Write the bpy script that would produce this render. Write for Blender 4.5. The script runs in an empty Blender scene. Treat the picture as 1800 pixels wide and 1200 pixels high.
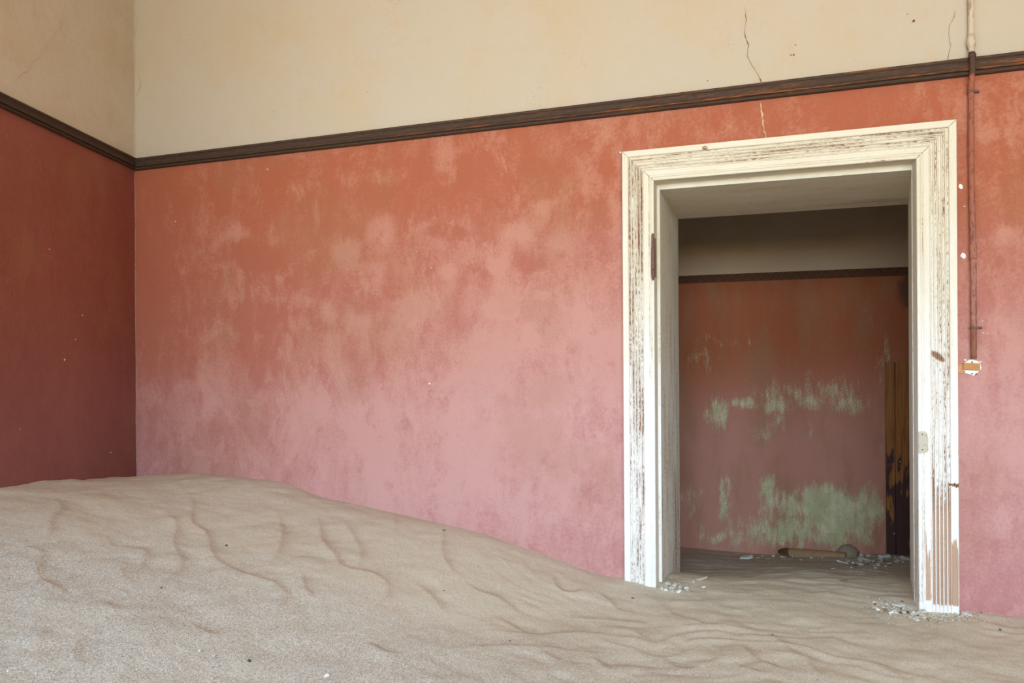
import bpy, math, random
import numpy as np
from mathutils import Vector, Matrix
random.seed(7); rng = np.random.default_rng(7)
scn = bpy.context.scene
COL = scn.collection

# ------------------------------------------------------------------ camera, sky, lights, exposure
F = 1300.0; PX = 900.0; PY = 623.0; ROLL = -0.006; YAW = math.atan(F / 3700.0)
CAM = np.array([0.0, 0.0, 0.9])
FW = np.array([-math.sin(YAW), math.cos(YAW), 0.0]); RT0 = np.array([math.cos(YAW), math.sin(YAW), 0.0]); UP0 = np.array([0, 0, 1.0])
RT = RT0 * math.cos(ROLL) + UP0 * math.sin(ROLL); UP = -RT0 * math.sin(ROLL) + UP0 * math.cos(ROLL)
cam_d = bpy.data.cameras.new('camera'); cam = bpy.data.objects.new('camera', cam_d); COL.objects.link(cam)
cam_d.sensor_width = 36.0; cam_d.lens = 36.0 * F / 1800.0; cam_d.shift_y = (PY - 600.0) / 1800.0; cam_d.clip_start = 0.02
cam.matrix_world = Matrix(((RT[0], UP[0], -FW[0], CAM[0]), (RT[1], UP[1], -FW[1], CAM[1]), (RT[2], UP[2], -FW[2], CAM[2]), (0, 0, 0, 1)))
scn.camera = cam

world = bpy.data.worlds.new('desert_sky'); scn.world = world; world.use_nodes = True
wn = world.node_tree; wn.nodes.clear()
w_out = wn.nodes.new('ShaderNodeOutputWorld'); w_bg = wn.nodes.new('ShaderNodeBackground'); w_sky = wn.nodes.new('ShaderNodeTexSky')
w_sky.sky_type = 'NISHITA'; w_sky.sun_disc = False; w_sky.sun_elevation = math.radians(48); w_sky.sun_rotation = math.radians(70); w_sky.dust_density = 2.0
w_bg.inputs[1].default_value = 0.16
wn.links.new(w_sky.outputs[0], w_bg.inputs[0]); wn.links.new(w_bg.outputs[0], w_out.inputs[0])

def sun(rot, power, col):
    d = bpy.data.lights.new('sun', 'SUN'); d.energy = power; d.color = col; d.angle = 0.01
    o = bpy.data.objects.new('sun', d); o.rotation_euler = rot; COL.objects.link(o); return o
sun((math.radians(38), 0, math.radians(78)), 3.0, (1.0, 0.93, 0.82))

def area(name, loc, direction, sx, sy, power, col, spread=180):
    d = bpy.data.lights.new(name, 'AREA'); d.shape = 'RECTANGLE'; d.size = sx; d.size_y = sy
    d.energy = power; d.color = col; d.spread = math.radians(spread)
    o = bpy.data.objects.new(name, d); o.location = loc
    o.rotation_euler = Vector(direction).to_track_quat('-Z', 'Y').to_euler(); COL.objects.link(o); return o
# daylight of the window in the left wall (behind the picture's left edge) and of the window behind the camera:
# cool light from the sky falls downwards, warm light from the sunlit dunes outside comes upwards
area('window_sky_light', (-2.05, 0.10, 1.75), (0.24, 1.0, -0.22), 1.3, 1.1, 17, (0.50, 0.75, 1.0), 105)
area('window_dune_light', (-2.05, 0.10, 1.35), (0.30, 1.0, 0.40), 1.3, 1.0, 10, (1.0, 0.74, 0.36), 120)
for nm, cx0, k in (('rear_window', -0.05, 1.0), ('added_rear_fill', 2.2, 0.58)):  # second pair is added fill from the right, to brighten the left jamb
    area(nm + '_sky_light', (cx0, -2.90, 1.95), (-0.03 - .2 * (cx0 > 1), 1.0, -0.62), 1.9 * k ** .5, 1.1, 190 * k, (0.49, 0.73, 1.0), 120)
    area(nm + '_dune_light', (cx0, -2.90, 1.55), (-0.03 - .2 * (cx0 > 1), 1.0, 1.0), 1.9 * k ** .5, 1.1, 140 * k, (1.0, 0.73, 0.33), 130)

scn.view_settings.view_transform = 'Standard'; scn.view_settings.look = 'None'
scn.view_settings.gamma = 1.0; scn.view_settings.use_curve_mapping = False
scn.view_settings.exposure = -0.74
scn.cycles.use_denoising = True
try: scn.cycles.denoising_prefilter = 'ACCURATE'
except Exception: pass
scn.cycles.max_bounces = 8; scn.cycles.diffuse_bounces = 6
scn.cycles.sample_clamp_indirect = 4.0

# ------------------------------------------------------------------ helpers
YW = 2.924            # front face of the wall with the doorway
YB = 3.66             # its far face
YF = 5.0              # wall of the next room
TH = (-2.78 + 3.062) / (2.924 - 2.022)
def left_x(y): return -3.062 + TH * (YW - y)     # the left wall runs a little askew
def ray(x, y): return FW + RT * ((x - PX) / F) + UP * ((PY - y) / F)
def hit(x, y, n, d):
    r = ray(x, y); n = np.asarray(n, float); return CAM + r * ((d - CAM @ n) / (r @ n))
def on_wall(x, y, yy=YW): return hit(x, y, (0, 1, 0), yy)
def on_left(x, y): return hit(x, y, (1, TH, 0), -3.062 + TH * YW)

def fbm(x, y, freq, octv=4, seed=0, gain=0.5):
    out = np.zeros_like(x, dtype=float); amp = 1.0; tot = 0
    for o in range(octv):
        r = np.random.default_rng(seed * 101 + o); N = 256; tab = r.random((N, N))
        X = x * freq + 37.1 * o; Y = y * freq + 11.7 * o
        xi = np.floor(X).astype(int); yi = np.floor(Y).astype(int); fx = X - xi; fy = Y - yi
        fx = fx * fx * (3 - 2 * fx); fy = fy * fy * (3 - 2 * fy)
        a = tab[xi % N, yi % N]; b = tab[(xi + 1) % N, yi % N]; c = tab[xi % N, (yi + 1) % N]; d = tab[(xi + 1) % N, (yi + 1) % N]
        out += amp * ((a * (1 - fx) + b * fx) * (1 - fy) + (c * (1 - fx) + d * fx) * fy); tot += amp
        amp *= gain; freq *= 2
    return out / tot
def sstep(a, b, x): t = np.clip((x - a) / (b - a), 0, 1); return t * t * (3 - 2 * t)

def link_mesh(name, verts, faces, mat, parent=None, attrs=None, smooth=False, **props):
    me = bpy.data.meshes.new(name); me.from_pydata([tuple(v) for v in verts], [], [tuple(f) for f in faces]); me.update()
    if attrs:
        for k, v in attrs.items():
            v = np.asarray(v, dtype=np.float32)
            if v.ndim == 1:
                a = me.attributes.new(k, 'FLOAT', 'POINT'); a.data.foreach_set('value', v)
            else:
                a = me.attributes.new(k, 'FLOAT_VECTOR', 'POINT'); a.data.foreach_set('vector', v.ravel())
    if smooth: me.polygons.foreach_set('use_smooth', [True] * len(me.polygons))
    if mat: me.materials.append(mat)
    o = bpy.data.objects.new(name, me); COL.objects.link(o)
    if parent: o.parent = parent
    for k, v in props.items(): o[k] = v
    return o
def empty(name, loc=(0, 0, 0), **props):
    o = bpy.data.objects.new(name, None); o.location = loc; o.empty_display_size = 0.05; COL.objects.link(o)
    for k, v in props.items(): o[k] = v
    return o
def grid_faces(nu, nv, mask=None, off=0):
    i, j = np.meshgrid(np.arange(nu - 1), np.arange(nv - 1), indexing='ij')
    a = (i * nv + j).ravel()
    f = np.stack([a, a + nv, a + nv + 1, a + 1], 1)
    if mask is not None: f = f[mask.ravel()]
    return f + off
def box(x0, x1, y0, y1, z0, z1):
    v = [(x, y, z) for x in (x0, x1) for y in (y0, y1) for z in (z0, z1)]
    f = [(0, 1, 3, 2), (4, 6, 7, 5), (0, 4, 5, 1), (2, 3, 7, 6), (0, 2, 6, 4), (1, 5, 7, 3)]
    return v, f
class MB:
    def __init__(s): s.v = []; s.f = []
    def add(s, v, f):
        n = len(s.v); s.v += [tuple(p) for p in v]; s.f += [tuple(i + n for i in q) for q in f]; return s
    def tube(s, pts, rads, seg=12, cap=True):
        pts = [Vector(p) for p in pts]; vs = []
        for i, p in enumerate(pts):
            t = (pts[min(i + 1, len(pts) - 1)] - pts[max(i - 1, 0)]).normalized()
            a = t.orthogonal().normalized() if abs(t.z) < 0.9 else Vector((1, 0, 0)); a = (a - t * a.dot(t)).normalized(); b = t.cross(a)
            for k in range(seg):
                th = 2 * math.pi * k / seg; vs.append(p + (a * math.cos(th) + b * math.sin(th)) * rads[i])
        fs = [(i * seg + k, i * seg + (k + 1) % seg, (i + 1) * seg + (k + 1) % seg, (i + 1) * seg + k) for i in range(len(pts) - 1) for k in range(seg)]
        if cap: fs += [tuple(range(seg))[::-1], tuple((len(pts) - 1) * seg + k for k in range(seg))]
        return s.add(vs, fs)
    def link(s, name, mat, parent=None, smooth=False, **p): return link_mesh(name, s.v, s.f, mat, parent, smooth=smooth, **p)

# node helper
class NT:
    def __init__(s, name):
        s.m = bpy.data.materials.new(name); s.m.use_nodes = True; s.t = s.m.node_tree; s.t.nodes.clear()
        s.out = s.n('ShaderNodeOutputMaterial'); s.b = s.n('ShaderNodeBsdfPrincipled'); s.l(s.b.outputs[0], s.out.inputs[0])
        s.b.inputs['Roughness'].default_value = 0.9; s.b.inputs['Specular IOR Level'].default_value = 0.2
        s.co = s.n('ShaderNodeTexCoord').outputs['Object']
    def n(s, t): return s.t.nodes.new(t)
    def l(s, a, b): s.t.links.new(a, b)
    def put(s, sock, v):
        if hasattr(v, 'links') or hasattr(v, 'is_linked'): s.l(v, sock)
        else: sock.default_value = (*v, 1.0) if isinstance(v, tuple) and len(v) == 3 and sock.type == 'RGBA' else v
    def math(s, op, a, b=0.0, c=None, clamp=False):
        n = s.n('ShaderNodeMath'); n.operation = op; n.use_clamp = clamp; s.put(n.inputs[0], a); s.put(n.inputs[1], b)
        if c is not None: s.put(n.inputs[2], c)
        return n.outputs[0]
    def noise(s, scale, detail=4, rough=0.55, vec=None, dist=0.0):
        n = s.n('ShaderNodeTexNoise'); n.inputs['Scale'].default_value = scale; n.inputs['Detail'].default_value = detail
        n.inputs['Roughness'].default_value = rough; n.inputs['Distortion'].default_value = dist; s.l(vec if vec else s.co, n.inputs['Vector']); return n.outputs['Fac']
    def voro(s, scale, vec=None, feat='F1', out='Distance'):
        n = s.n('ShaderNodeTexVoronoi'); n.feature = feat; n.inputs['Scale'].default_value = scale; s.l(vec if vec else s.co, n.inputs['Vector']); return n.outputs[out]
    def mapv(s, sc, vec=None, loc=(0, 0, 0)):
        n = s.n('ShaderNodeMapping'); n.inputs['Scale'].default_value = sc; n.inputs['Location'].default_value = loc; s.l(vec if vec else s.co, n.inputs[0]); return n.outputs[0]
    def ramp(s, f, a, b):
        n = s.n('ShaderNodeMapRange'); n.interpolation_type = 'SMOOTHSTEP'; n.inputs['From Min'].default_value = a; n.inputs['From Max'].default_value = b
        s.put(n.inputs['Value'], f); return n.outputs[0]
    def mix(s, f, a, b, mode='MIX'):
        n = s.n('ShaderNodeMix'); n.data_type = 'RGBA'; n.blend_type = mode
        s.put(n.inputs[0], f); s.put(n.inputs[6], a); s.put(n.inputs[7], b); return n.outputs[2]
    def attr(s, name, out='Fac'):
        n = s.n('ShaderNodeAttribute'); n.attribute_name = name; return n.outputs[out]
    def xyz(s, vec=None):
        n = s.n('ShaderNodeSeparateXYZ'); s.l(vec if vec else s.co, n.inputs[0]); return n.outputs
    def done(s, col, bump=None, dist=0.002, strength=0.5, rough=None):
        s.put(s.b.inputs['Base Color'], col)
        if rough is not None: s.put(s.b.inputs['Roughness'], rough)
        if bump is not None:
            b = s.n('ShaderNodeBump'); b.inputs['Distance'].default_value = dist; b.inputs['Strength'].default_value = strength
            s.l(bump, b.inputs['Height']); s.l(b.outputs[0], s.b.inputs['Normal'])
        return s.m

# ------------------------------------------------------------------ materials
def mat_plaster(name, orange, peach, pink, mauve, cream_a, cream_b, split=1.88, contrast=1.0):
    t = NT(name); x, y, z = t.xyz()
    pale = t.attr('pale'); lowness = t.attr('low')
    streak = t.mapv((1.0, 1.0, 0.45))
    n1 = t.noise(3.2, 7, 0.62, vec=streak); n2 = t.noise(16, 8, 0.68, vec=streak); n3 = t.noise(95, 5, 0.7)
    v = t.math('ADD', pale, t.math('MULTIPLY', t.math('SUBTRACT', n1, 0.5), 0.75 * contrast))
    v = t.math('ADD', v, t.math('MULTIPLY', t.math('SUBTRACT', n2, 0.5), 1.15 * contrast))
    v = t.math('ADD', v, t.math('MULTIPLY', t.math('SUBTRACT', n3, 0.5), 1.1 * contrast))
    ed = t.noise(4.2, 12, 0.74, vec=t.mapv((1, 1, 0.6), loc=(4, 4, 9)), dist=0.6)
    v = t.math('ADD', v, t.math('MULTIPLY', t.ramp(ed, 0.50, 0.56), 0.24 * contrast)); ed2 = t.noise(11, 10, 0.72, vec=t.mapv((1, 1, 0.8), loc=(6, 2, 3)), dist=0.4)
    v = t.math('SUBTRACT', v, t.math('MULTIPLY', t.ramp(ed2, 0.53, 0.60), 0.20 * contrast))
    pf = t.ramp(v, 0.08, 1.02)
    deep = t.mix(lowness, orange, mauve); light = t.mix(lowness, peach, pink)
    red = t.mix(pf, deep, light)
    # brownish bloom patches, clusters of darker scuffs, pale bloom specks
    n4 = t.noise(2.3, 6, 0.6, vec=t.mapv((1, 1, 1), loc=(5, 3, 1)))
    red = t.mix(t.math('MULTIPLY', t.ramp(n4, 0.50, 0.66), 0.24), red, (0.31, 0.145, 0.065))
    n5 = t.noise(210, 3, 0.7); spot = t.math('MULTIPLY', t.ramp(n5, 0.60, 0.70), t.ramp(t.noise(5, 5, 0.6, vec=t.mapv((1, 1, .7), loc=(2, 9, 4))), 0.48, 0.66))
    red = t.mix(t.math('MULTIPLY', spot, 0.42), red, (0.26, 0.13, 0.10))
    n6 = t.noise(170, 4, 0.75, vec=t.mapv((1, 1, .8), loc=(1, 1, 7))); sp2 = t.math('MULTIPLY', t.ramp(n6, 0.58, 0.72), t.ramp(t.noise(7, 6, 0.6, vec=t.mapv((1, 1, .6), loc=(8, 2, 1))), 0.5, 0.62))
    red = t.mix(t.math('MULTIPLY', sp2, 0.40), red, (0.72, 0.42, 0.27))
    # cream distemper above the picture rail
    c1 = t.ramp(t.noise(1.9, 7, 0.62, vec=t.mapv((1, 1, 1), loc=(3, 3, 3))), 0.42, 0.70)
    cream = t.mix(t.math('MULTIPLY', c1, 0.8), cream_a, cream_b)
    c2 = t.ramp(t.noise(9, 9, 0.74), 0.50, 0.66); cream = t.mix(t.math('MULTIPLY', c2, 0.30), cream, (0.52, 0.37, 0.22))
    c3 = t.math('MULTIPLY', t.ramp(t.noise(150, 3, 0.6), 0.62, 0.70), t.ramp(t.noise(4.5, 6, 0.65, vec=t.mapv((1, 1, 1), loc=(7, 1, 2))), 0.53, 0.62))
    cream = t.mix(t.math('MULTIPLY', c3, 0.55), cream, (0.30, 0.17, 0.08))
    col = t.mix(t.math('GREATER_THAN', z, split), red, cream)
    hgt = t.math('ADD', t.math('MULTIPLY', t.noise(70, 6, 0.65), 0.6), t.math('MULTIPLY', t.noise(12, 5, 0.6), 0.9))
    return t.done(col, hgt, 0.004, 0.55)

M = {}
M['wall'] = mat_plaster('red_and_cream_limewash', (0.375, 0.110, 0.055), (0.475, 0.205, 0.130), (0.560, 0.315, 0.295), (0.450, 0.205, 0.200), (0.510, 0.435, 0.335), (0.510, 0.410, 0.265))
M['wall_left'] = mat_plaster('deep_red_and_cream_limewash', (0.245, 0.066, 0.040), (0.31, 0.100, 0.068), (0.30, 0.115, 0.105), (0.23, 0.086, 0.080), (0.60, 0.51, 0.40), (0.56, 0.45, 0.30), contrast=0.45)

def mat_far():
    t = NT('worn_red_limewash_with_green_beneath'); x, y, z = t.xyz(); g = t.attr('green'); low = t.attr('low')
    n1 = t.noise(4, 7, 0.6, vec=t.mapv((1.6, 1, 0.5)))
    red = t.mix(low, (0.42, 0.125, 0.052), (0.56, 0.265, 0.200))
    red = t.mix(t.math('MULTIPLY', t.ramp(n1, 0.42, 0.68), 0.55), red, (0.36, 0.19, 0.10))
    fine = t.noise(210, 5, 0.75); mid = t.noise(22, 7, 0.72, vec=t.mapv((1.2, 1, 0.32)))
    v = t.math('ADD', g, t.math('ADD', t.math('MULTIPLY', t.math('SUBTRACT', fine, 0.5), 2.6), t.math('MULTIPLY', t.math('SUBTRACT', mid, 0.5), 1.7)))
    gf = t.ramp(v, 0.46, 0.53)
    gcol = t.mix(t.ramp(z, 0.15, 0.45), (0.52, 0.53, 0.29), (0.56, 0.50, 0.26))
    gcol = t.mix(t.ramp(t.noise(9, 6, 0.7), 0.40, 0.62), gcol, (0.68, 0.66, 0.42))
    red = t.mix(gf, red, gcol)
    # small scratches
    sc = t.math('MULTIPLY', t.ramp(t.noise(60, 5, 0.7, vec=t.mapv((2.5, 1, 0.7))), 0.56, 0.70), 0.20)
    red = t.mix(sc, red, (0.60, 0.46, 0.28))
    # stencilled zigzag frieze under the cream band
    zz = 1.415
    fx = t.math('ABSOLUTE', t.math('SUBTRACT', t.math('FRACT', t.math('MULTIPLY', x, 17.0)), 0.5))
    hz = t.math('DIVIDE', t.math('SUBTRACT', zz, z), 0.05)
    tri = t.math('ABSOLUTE', t.math('SUBTRACT', hz, t.math('MULTIPLY', fx, 1.9)))
    stripe = t.math('FRACT', t.math('MULTIPLY', tri, 2.6)); strm = t.ramp(stripe, 0.5, 0.7)
    inband = t.math('MULTIPLY', t.math('LESS_THAN', z, zz), t.math('GREATER_THAN', z, zz - 0.052))
    band = t.mix(strm, (0.105, 0.050, 0.030), (0.165, 0.083, 0.045))
    red = t.mix(inband, red, band)
    soot = t.attr('soot')
    so = t.ramp(t.math('ADD', soot, t.math('MULTIPLY', t.math('SUBTRACT', t.noise(30, 6, 0.7), 0.5), 0.9)), 0.35, 0.85)
    cream = t.mix(t.math('MULTIPLY', t.ramp(t.noise(3, 5), 0.45, 0.7), 0.5), (0.62, 0.50, 0.36), (0.56, 0.43, 0.27))
    sk = t.math('MULTIPLY', t.ramp(t.noise(90, 3, 0.6), 0.66, 0.74), 0.5)
    cream = t.mix(sk, cream, (0.2, 0.14, 0.09))
    col = t.mix(t.math('GREATER_THAN', z, zz), red, cream)
    col = t.mix(t.math('MULTIPLY', so, 0.8), col, (0.10, 0.065, 0.05))
    return t.done(col, t.math('ADD', gf, t.noise(80, 6, 0.65)), 0.002, 0.4)
M['far'] = mat_far()

def mat_paint(name, paint, under, wood):
    t = NT(name); w = t.attr('wear'); g = t.attr('gr', 'Vector')
    nl = t.noise(1.0, 6, 0.66, vec=t.mapv((7, 420, 1), vec=g)); ns = t.noise(1.0, 7, 0.72, vec=t.mapv((60, 260, 1), vec=g))
    nb = t.noise(1.0, 4, 0.6, vec=t.mapv((2.6, 30, 1), vec=g))
    v = t.math('ADD', w, t.math('MULTIPLY', t.math('SUBTRACT', nl, 0.5), 1.3)); v = t.math('ADD', v, t.math('MULTIPLY', t.math('SUBTRACT', ns, 0.5), 1.5))
    v = t.math('ADD', v, t.math('MULTIPLY', t.math('SUBTRACT', nb, 0.5), 0.8))
    peel = t.ramp(v, 0.415, 0.475)
    grain = t.noise(1.0, 5, 0.6, vec=t.mapv((5, 700, 1), vec=g))
    tone = t.attr('tone')
    bare = t.mix(tone, under, wood); bare = t.mix(t.math('MULTIPLY', t.ramp(grain, 0.42, 0.62), 0.30), bare, (0.22, 0.11, 0.065))
    dirt = t.ramp(t.noise(1.0, 7, 0.7, vec=t.mapv((18, 60, 1), vec=g)), 0.48, 0.78)
    warm_top = t.math('ADD', t.ramp(t.xyz()[2], 0.35, 1.55), t.math('MULTIPLY', t.math('SUBTRACT', nb, 0.5), 1.2), clamp=True)  # warm upper light put into the paint colour, yellower with height
    pc = t.mix(t.math('MULTIPLY', warm_top, 0.85), paint, (0.68, 0.605, 0.44)); pc = t.mix(t.math('MULTIPLY', dirt, t.math('ADD', 0.30, t.math('MULTIPLY', t.attr('grime'), 0.5))), pc, (0.56, 0.48, 0.36))
    edge = t.math('MULTIPLY', t.ramp(v, 0.22, 0.42), 0.25); pc = t.mix(edge, pc, (0.60, 0.42, 0.26))
    deep = t.ramp(v, 0.70, 0.9); bare = t.mix(t.math('MULTIPLY', deep, t.math('SUBTRACT', 1.0, tone)), bare, (0.09, 0.045, 0.03))
    col = t.mix(peel, pc, bare)
    hgt = t.math('SUBTRACT', t.math('MULTIPLY', grain, 0.15), t.math('MULTIPLY', peel, 0.5))
    return t.done(col, hgt, 0.0012, 0.8, rough=0.7)
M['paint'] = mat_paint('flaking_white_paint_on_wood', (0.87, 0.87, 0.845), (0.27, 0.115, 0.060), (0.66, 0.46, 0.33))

def mat_rail():
    t = NT('dark_stained_worn_wood'); w = t.attr('wear'); g = t.attr('gr', 'Vector')
    n = t.noise(1.0, 7, 0.7, vec=t.mapv((22, 420, 1), vec=g)); n2 = t.noise(1.0, 5, 0.65, vec=t.mapv((4, 40, 1), vec=g))
    v = t.math('ADD', w, t.math('ADD', t.math('MULTIPLY', t.math('SUBTRACT', n, 0.5), 1.8), t.math('MULTIPLY', t.math('SUBTRACT', n2, 0.5), 1.4)))
    f = t.ramp(v, 0.45, 0.80)
    dark = t.mix(t.noise(1.0, 5, 0.6, vec=t.mapv((30, 90, 1), vec=g)), (0.030, 0.017, 0.012), (0.105, 0.062, 0.040))
    col = t.mix(f, dark, (0.32, 0.105, 0.032))
    return t.done(col, n, 0.001, 0.6, rough=0.62)
M['rail'] = mat_rail()

def mat_sand():
    t = NT('fine_dune_sand')
    big = t.noise(1.3, 4, 0.5); crs = t.attr('coarse'); crs = t.math('ADD', crs, t.math('MULTIPLY', t.math('SUBTRACT', t.noise(7, 5, 0.6), 0.5), 0.7), clamp=True)
    fine = t.mix(t.ramp(big, 0.35, 0.7), (0.585, 0.540, 0.435), (0.610, 0.565, 0.460)); col = t.mix(crs, fine, (0.520, 0.505, 0.450))
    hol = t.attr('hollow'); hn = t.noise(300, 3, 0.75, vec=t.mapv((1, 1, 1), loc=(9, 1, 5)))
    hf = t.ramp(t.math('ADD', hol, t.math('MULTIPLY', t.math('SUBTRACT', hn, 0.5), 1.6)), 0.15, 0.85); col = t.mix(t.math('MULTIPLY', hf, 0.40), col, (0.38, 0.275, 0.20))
    g1 = t.n('ShaderNodeTexVoronoi'); g1.inputs['Scale'].default_value = 400; t.l(t.co, g1.inputs['Vector']); gs = t.n('ShaderNodeSeparateColor'); t.l(g1.outputs['Color'], gs.inputs[0])
    amt = t.math('ADD', 0.28, t.math('MULTIPLY', crs, 0.34)); gn = gs.outputs[0]
    col = t.mix(t.math('MULTIPLY', t.ramp(gs.outputs[0], 0.45, 1.0), amt), col, (0.20, 0.15, 0.11))
    col = t.mix(t.math('MULTIPLY', t.ramp(gs.outputs[1], 0.60, 1.0), amt), col, (0.86, 0.82, 0.74))
    col = t.mix(t.math('MULTIPLY', t.math('GREATER_THAN', gs.outputs[2], 0.90), t.math('MULTIPLY', amt, 0.7)), col, (0.42, 0.22, 0.12))
    vc = t.n('ShaderNodeTexVoronoi'); vc.inputs['Scale'].default_value = 170; t.l(t.co, vc.inputs['Vector'])
    sep = t.n('ShaderNodeSeparateColor'); t.l(vc.outputs['Color'], sep.inputs[0])
    near = t.math('LESS_THAN', vc.outputs['Distance'], 0.24)
    wsp = t.math('MULTIPLY', t.math('GREATER_THAN', sep.outputs[0], 0.978), near); col = t.mix(t.math('MULTIPLY', wsp, 0.85), col, (0.88, 0.85, 0.78))
    dsp = t.math('MULTIPLY', t.math('GREATER_THAN', sep.outputs[1], 0.988), near); col = t.mix(t.math('MULTIPLY', dsp, 0.8), col, (0.07, 0.055, 0.045))
    h = t.math('ADD', t.math('MULTIPLY', gn, 0.5), t.math('MULTIPLY', t.noise(60, 6, 0.6), 1.2))
    return t.done(col, h, 0.003, 0.55, rough=0.95)
M['sand'] = mat_sand()

def mat_simple(name, a, b, scale=40, bump=0.4, dist=0.001, rough=0.85, det=5, stretch=(1, 1, 1), lo=0.4, hi=0.65, metal=0.0):
    t = NT(name); n = t.noise(scale, det, 0.65, vec=t.mapv(stretch)); t.b.inputs['Metallic'].default_value = metal
    return t.done(t.mix(t.ramp(n, lo, hi), a, b), n, dist, bump, rough=rough)
M['chip_grey'] = mat_simple('pale_grey_plaster', (0.50, 0.50, 0.44), (0.64, 0.63, 0.56), 60)
M['chip_white'] = mat_simple('white_paint_flake', (0.74, 0.75, 0.72), (0.86, 0.86, 0.83), 60)
M['chip_dark'] = mat_simple('dark_grey_stone', (0.07, 0.065, 0.06), (0.17, 0.15, 0.13), 80)
M['chip_tan'] = mat_simple('tan_mortar', (0.42, 0.34, 0.25), (0.55, 0.46, 0.35), 60)
M['worn_red'] = mat_simple('rubbed_red_edge', (0.46, 0.24, 0.19), (0.56, 0.36, 0.30), 60)
M['worn_cream'] = mat_simple('rubbed_cream_edge', (0.62, 0.54, 0.43), (0.55, 0.46, 0.33), 60)
M['clod'] = mat_simple('packed_sand', (0.30, 0.235, 0.165), (0.38, 0.305, 0.22), 90)
M['crack'] = mat_simple('open_crack', (0.16, 0.07, 0.035), (0.30, 0.14, 0.07), 90)
M['crack_fine'] = mat_simple('hairline_crack', (0.42, 0.30, 0.18), (0.50, 0.37, 0.24), 60)
M['filler'] = mat_simple('pale_crack_filler', (0.52, 0.33, 0.17), (0.62, 0.47, 0.28), 90)
M['filler_white'] = mat_simple('white_lime_plaster', (0.82, 0.79, 0.72), (0.70, 0.60, 0.50), 120, lo=0.55, hi=0.7)
M['brown_plaster'] = mat_simple('bare_brown_plaster', (0.55, 0.27, 0.14), (0.62, 0.36, 0.21), 100)
M['block'] = mat_simple('orange_brown_timber', (0.50, 0.25, 0.09), (0.30, 0.15, 0.06), 70, stretch=(0.3, 1, 3), lo=0.5, hi=0.7)
M['hinge'] = mat_simple('rusty_brown_iron', (0.16, 0.082, 0.062), (0.30, 0.13, 0.05), 50, rough=0.6, lo=0.5, hi=0.72)
M['hole'] = mat_simple('dark_screw_hole', (0.03, 0.02, 0.018), (0.06, 0.04, 0.03), 60)
M['strike'] = mat_simple('putty_grey_bare_patch', (0.56, 0.52, 0.42), (0.44, 0.38, 0.29), 60, lo=0.5, hi=0.7)
M['peg'] = mat_simple('pale_pine_wood', (0.42, 0.27, 0.14), (0.34, 0.20, 0.10), 30, stretch=(1, 6, 9))
M['peg_end'] = mat_simple('dark_brown_weathered_wood', (0.16, 0.085, 0.03), (0.08, 0.045, 0.02), 40)
M['jamb_back'] = mat_simple('bare_masonry', (0.40, 0.30, 0.2), (0.5, 0.38, 0.26), 20)
M['ceiling'] = mat_simple('limewashed_ceiling', (0.70, 0.64, 0.54), (0.64, 0.56, 0.44), 3)
M['win'] = mat_simple('weathered_white_window_wood', (0.72, 0.68, 0.60), (0.50, 0.40, 0.30), 30, stretch=(1, 1, .2), lo=.5, hi=.7)
M['screw'] = mat_simple('pale_screw_head', (0.55, 0.52, 0.45), (0.4, 0.37, 0.3), 60)

def mat_pipe():
    t = NT('painted_and_rusted_conduit'); x, y, z = t.xyz()
    n = t.noise(55, 6, 0.7, vec=t.mapv((1, 1, 0.35))); nb = t.noise(9, 5, 0.6, vec=t.mapv((1, 1, 0.8)))
    red = t.mix(t.ramp(z, 1.0, 1.5), (0.40, 0.185, 0.145), (0.345, 0.115, 0.068)); rust = t.mix(n, (0.20, 0.075, 0.045), (0.34, 0.15, 0.10))
    bare = t.ramp(t.math('ADD', t.math('ADD', t.ramp(z, 1.02, 0.93), t.math('MULTIPLY', t.math('SUBTRACT', n, 0.5), 1.5)), t.math('MULTIPLY', t.math('SUBTRACT', nb, 0.5), 1.4)), 0.08, 0.34)
    red = t.mix(bare, red, rust); n9 = t.noise(75, 6, 0.75, vec=t.mapv((1.5, 1.5, 0.5), loc=(1, 5, 2))); red = t.mix(t.math('MULTIPLY', t.ramp(n9, 0.50, 0.60), 0.75), red, (0.15, 0.055, 0.035))
    red = t.mix(t.ramp(z, 1.835, 1.85), red, (0.085, 0.045, 0.032))
    cream = t.mix(t.ramp(n, 0.48, 0.62), (0.56, 0.465, 0.345), (0.36, 0.26, 0.17))
    col = t.mix(t.ramp(z, 1.918, 1.926), red, cream)
    return t.done(col, n, 0.0015, 0.6, rough=0.75)
M['pipe'] = mat_pipe()

def mat_plank():
    t = NT('orange_pine_with_dark_stain'); x, y, z = t.xyz()
    gr = t.noise(1.0, 6, 0.65, vec=t.mapv((140, 10, 5))); st = t.noise(1.0, 5, 0.6, vec=t.mapv((22, 5, 4.5), loc=(2, 0, 0)))
    wood = t.mix(t.ramp(gr, 0.38, 0.66), (0.44, 0.185, 0.055), (0.29, 0.115, 0.035))
    lowf = t.ramp(z, 0.80, 0.10)
    s = t.ramp(t.math('ADD', t.math('MULTIPLY', lowf, 1.0), t.math('MULTIPLY', t.math('SUBTRACT', st, 0.5), 3.4)), 0.42, 0.60)
    col = t.mix(s, wood, (0.088, 0.043, 0.042)); return t.done(col, gr, 0.002, 0.5, rough=0.7)
M['plank'] = mat_plank()

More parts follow.
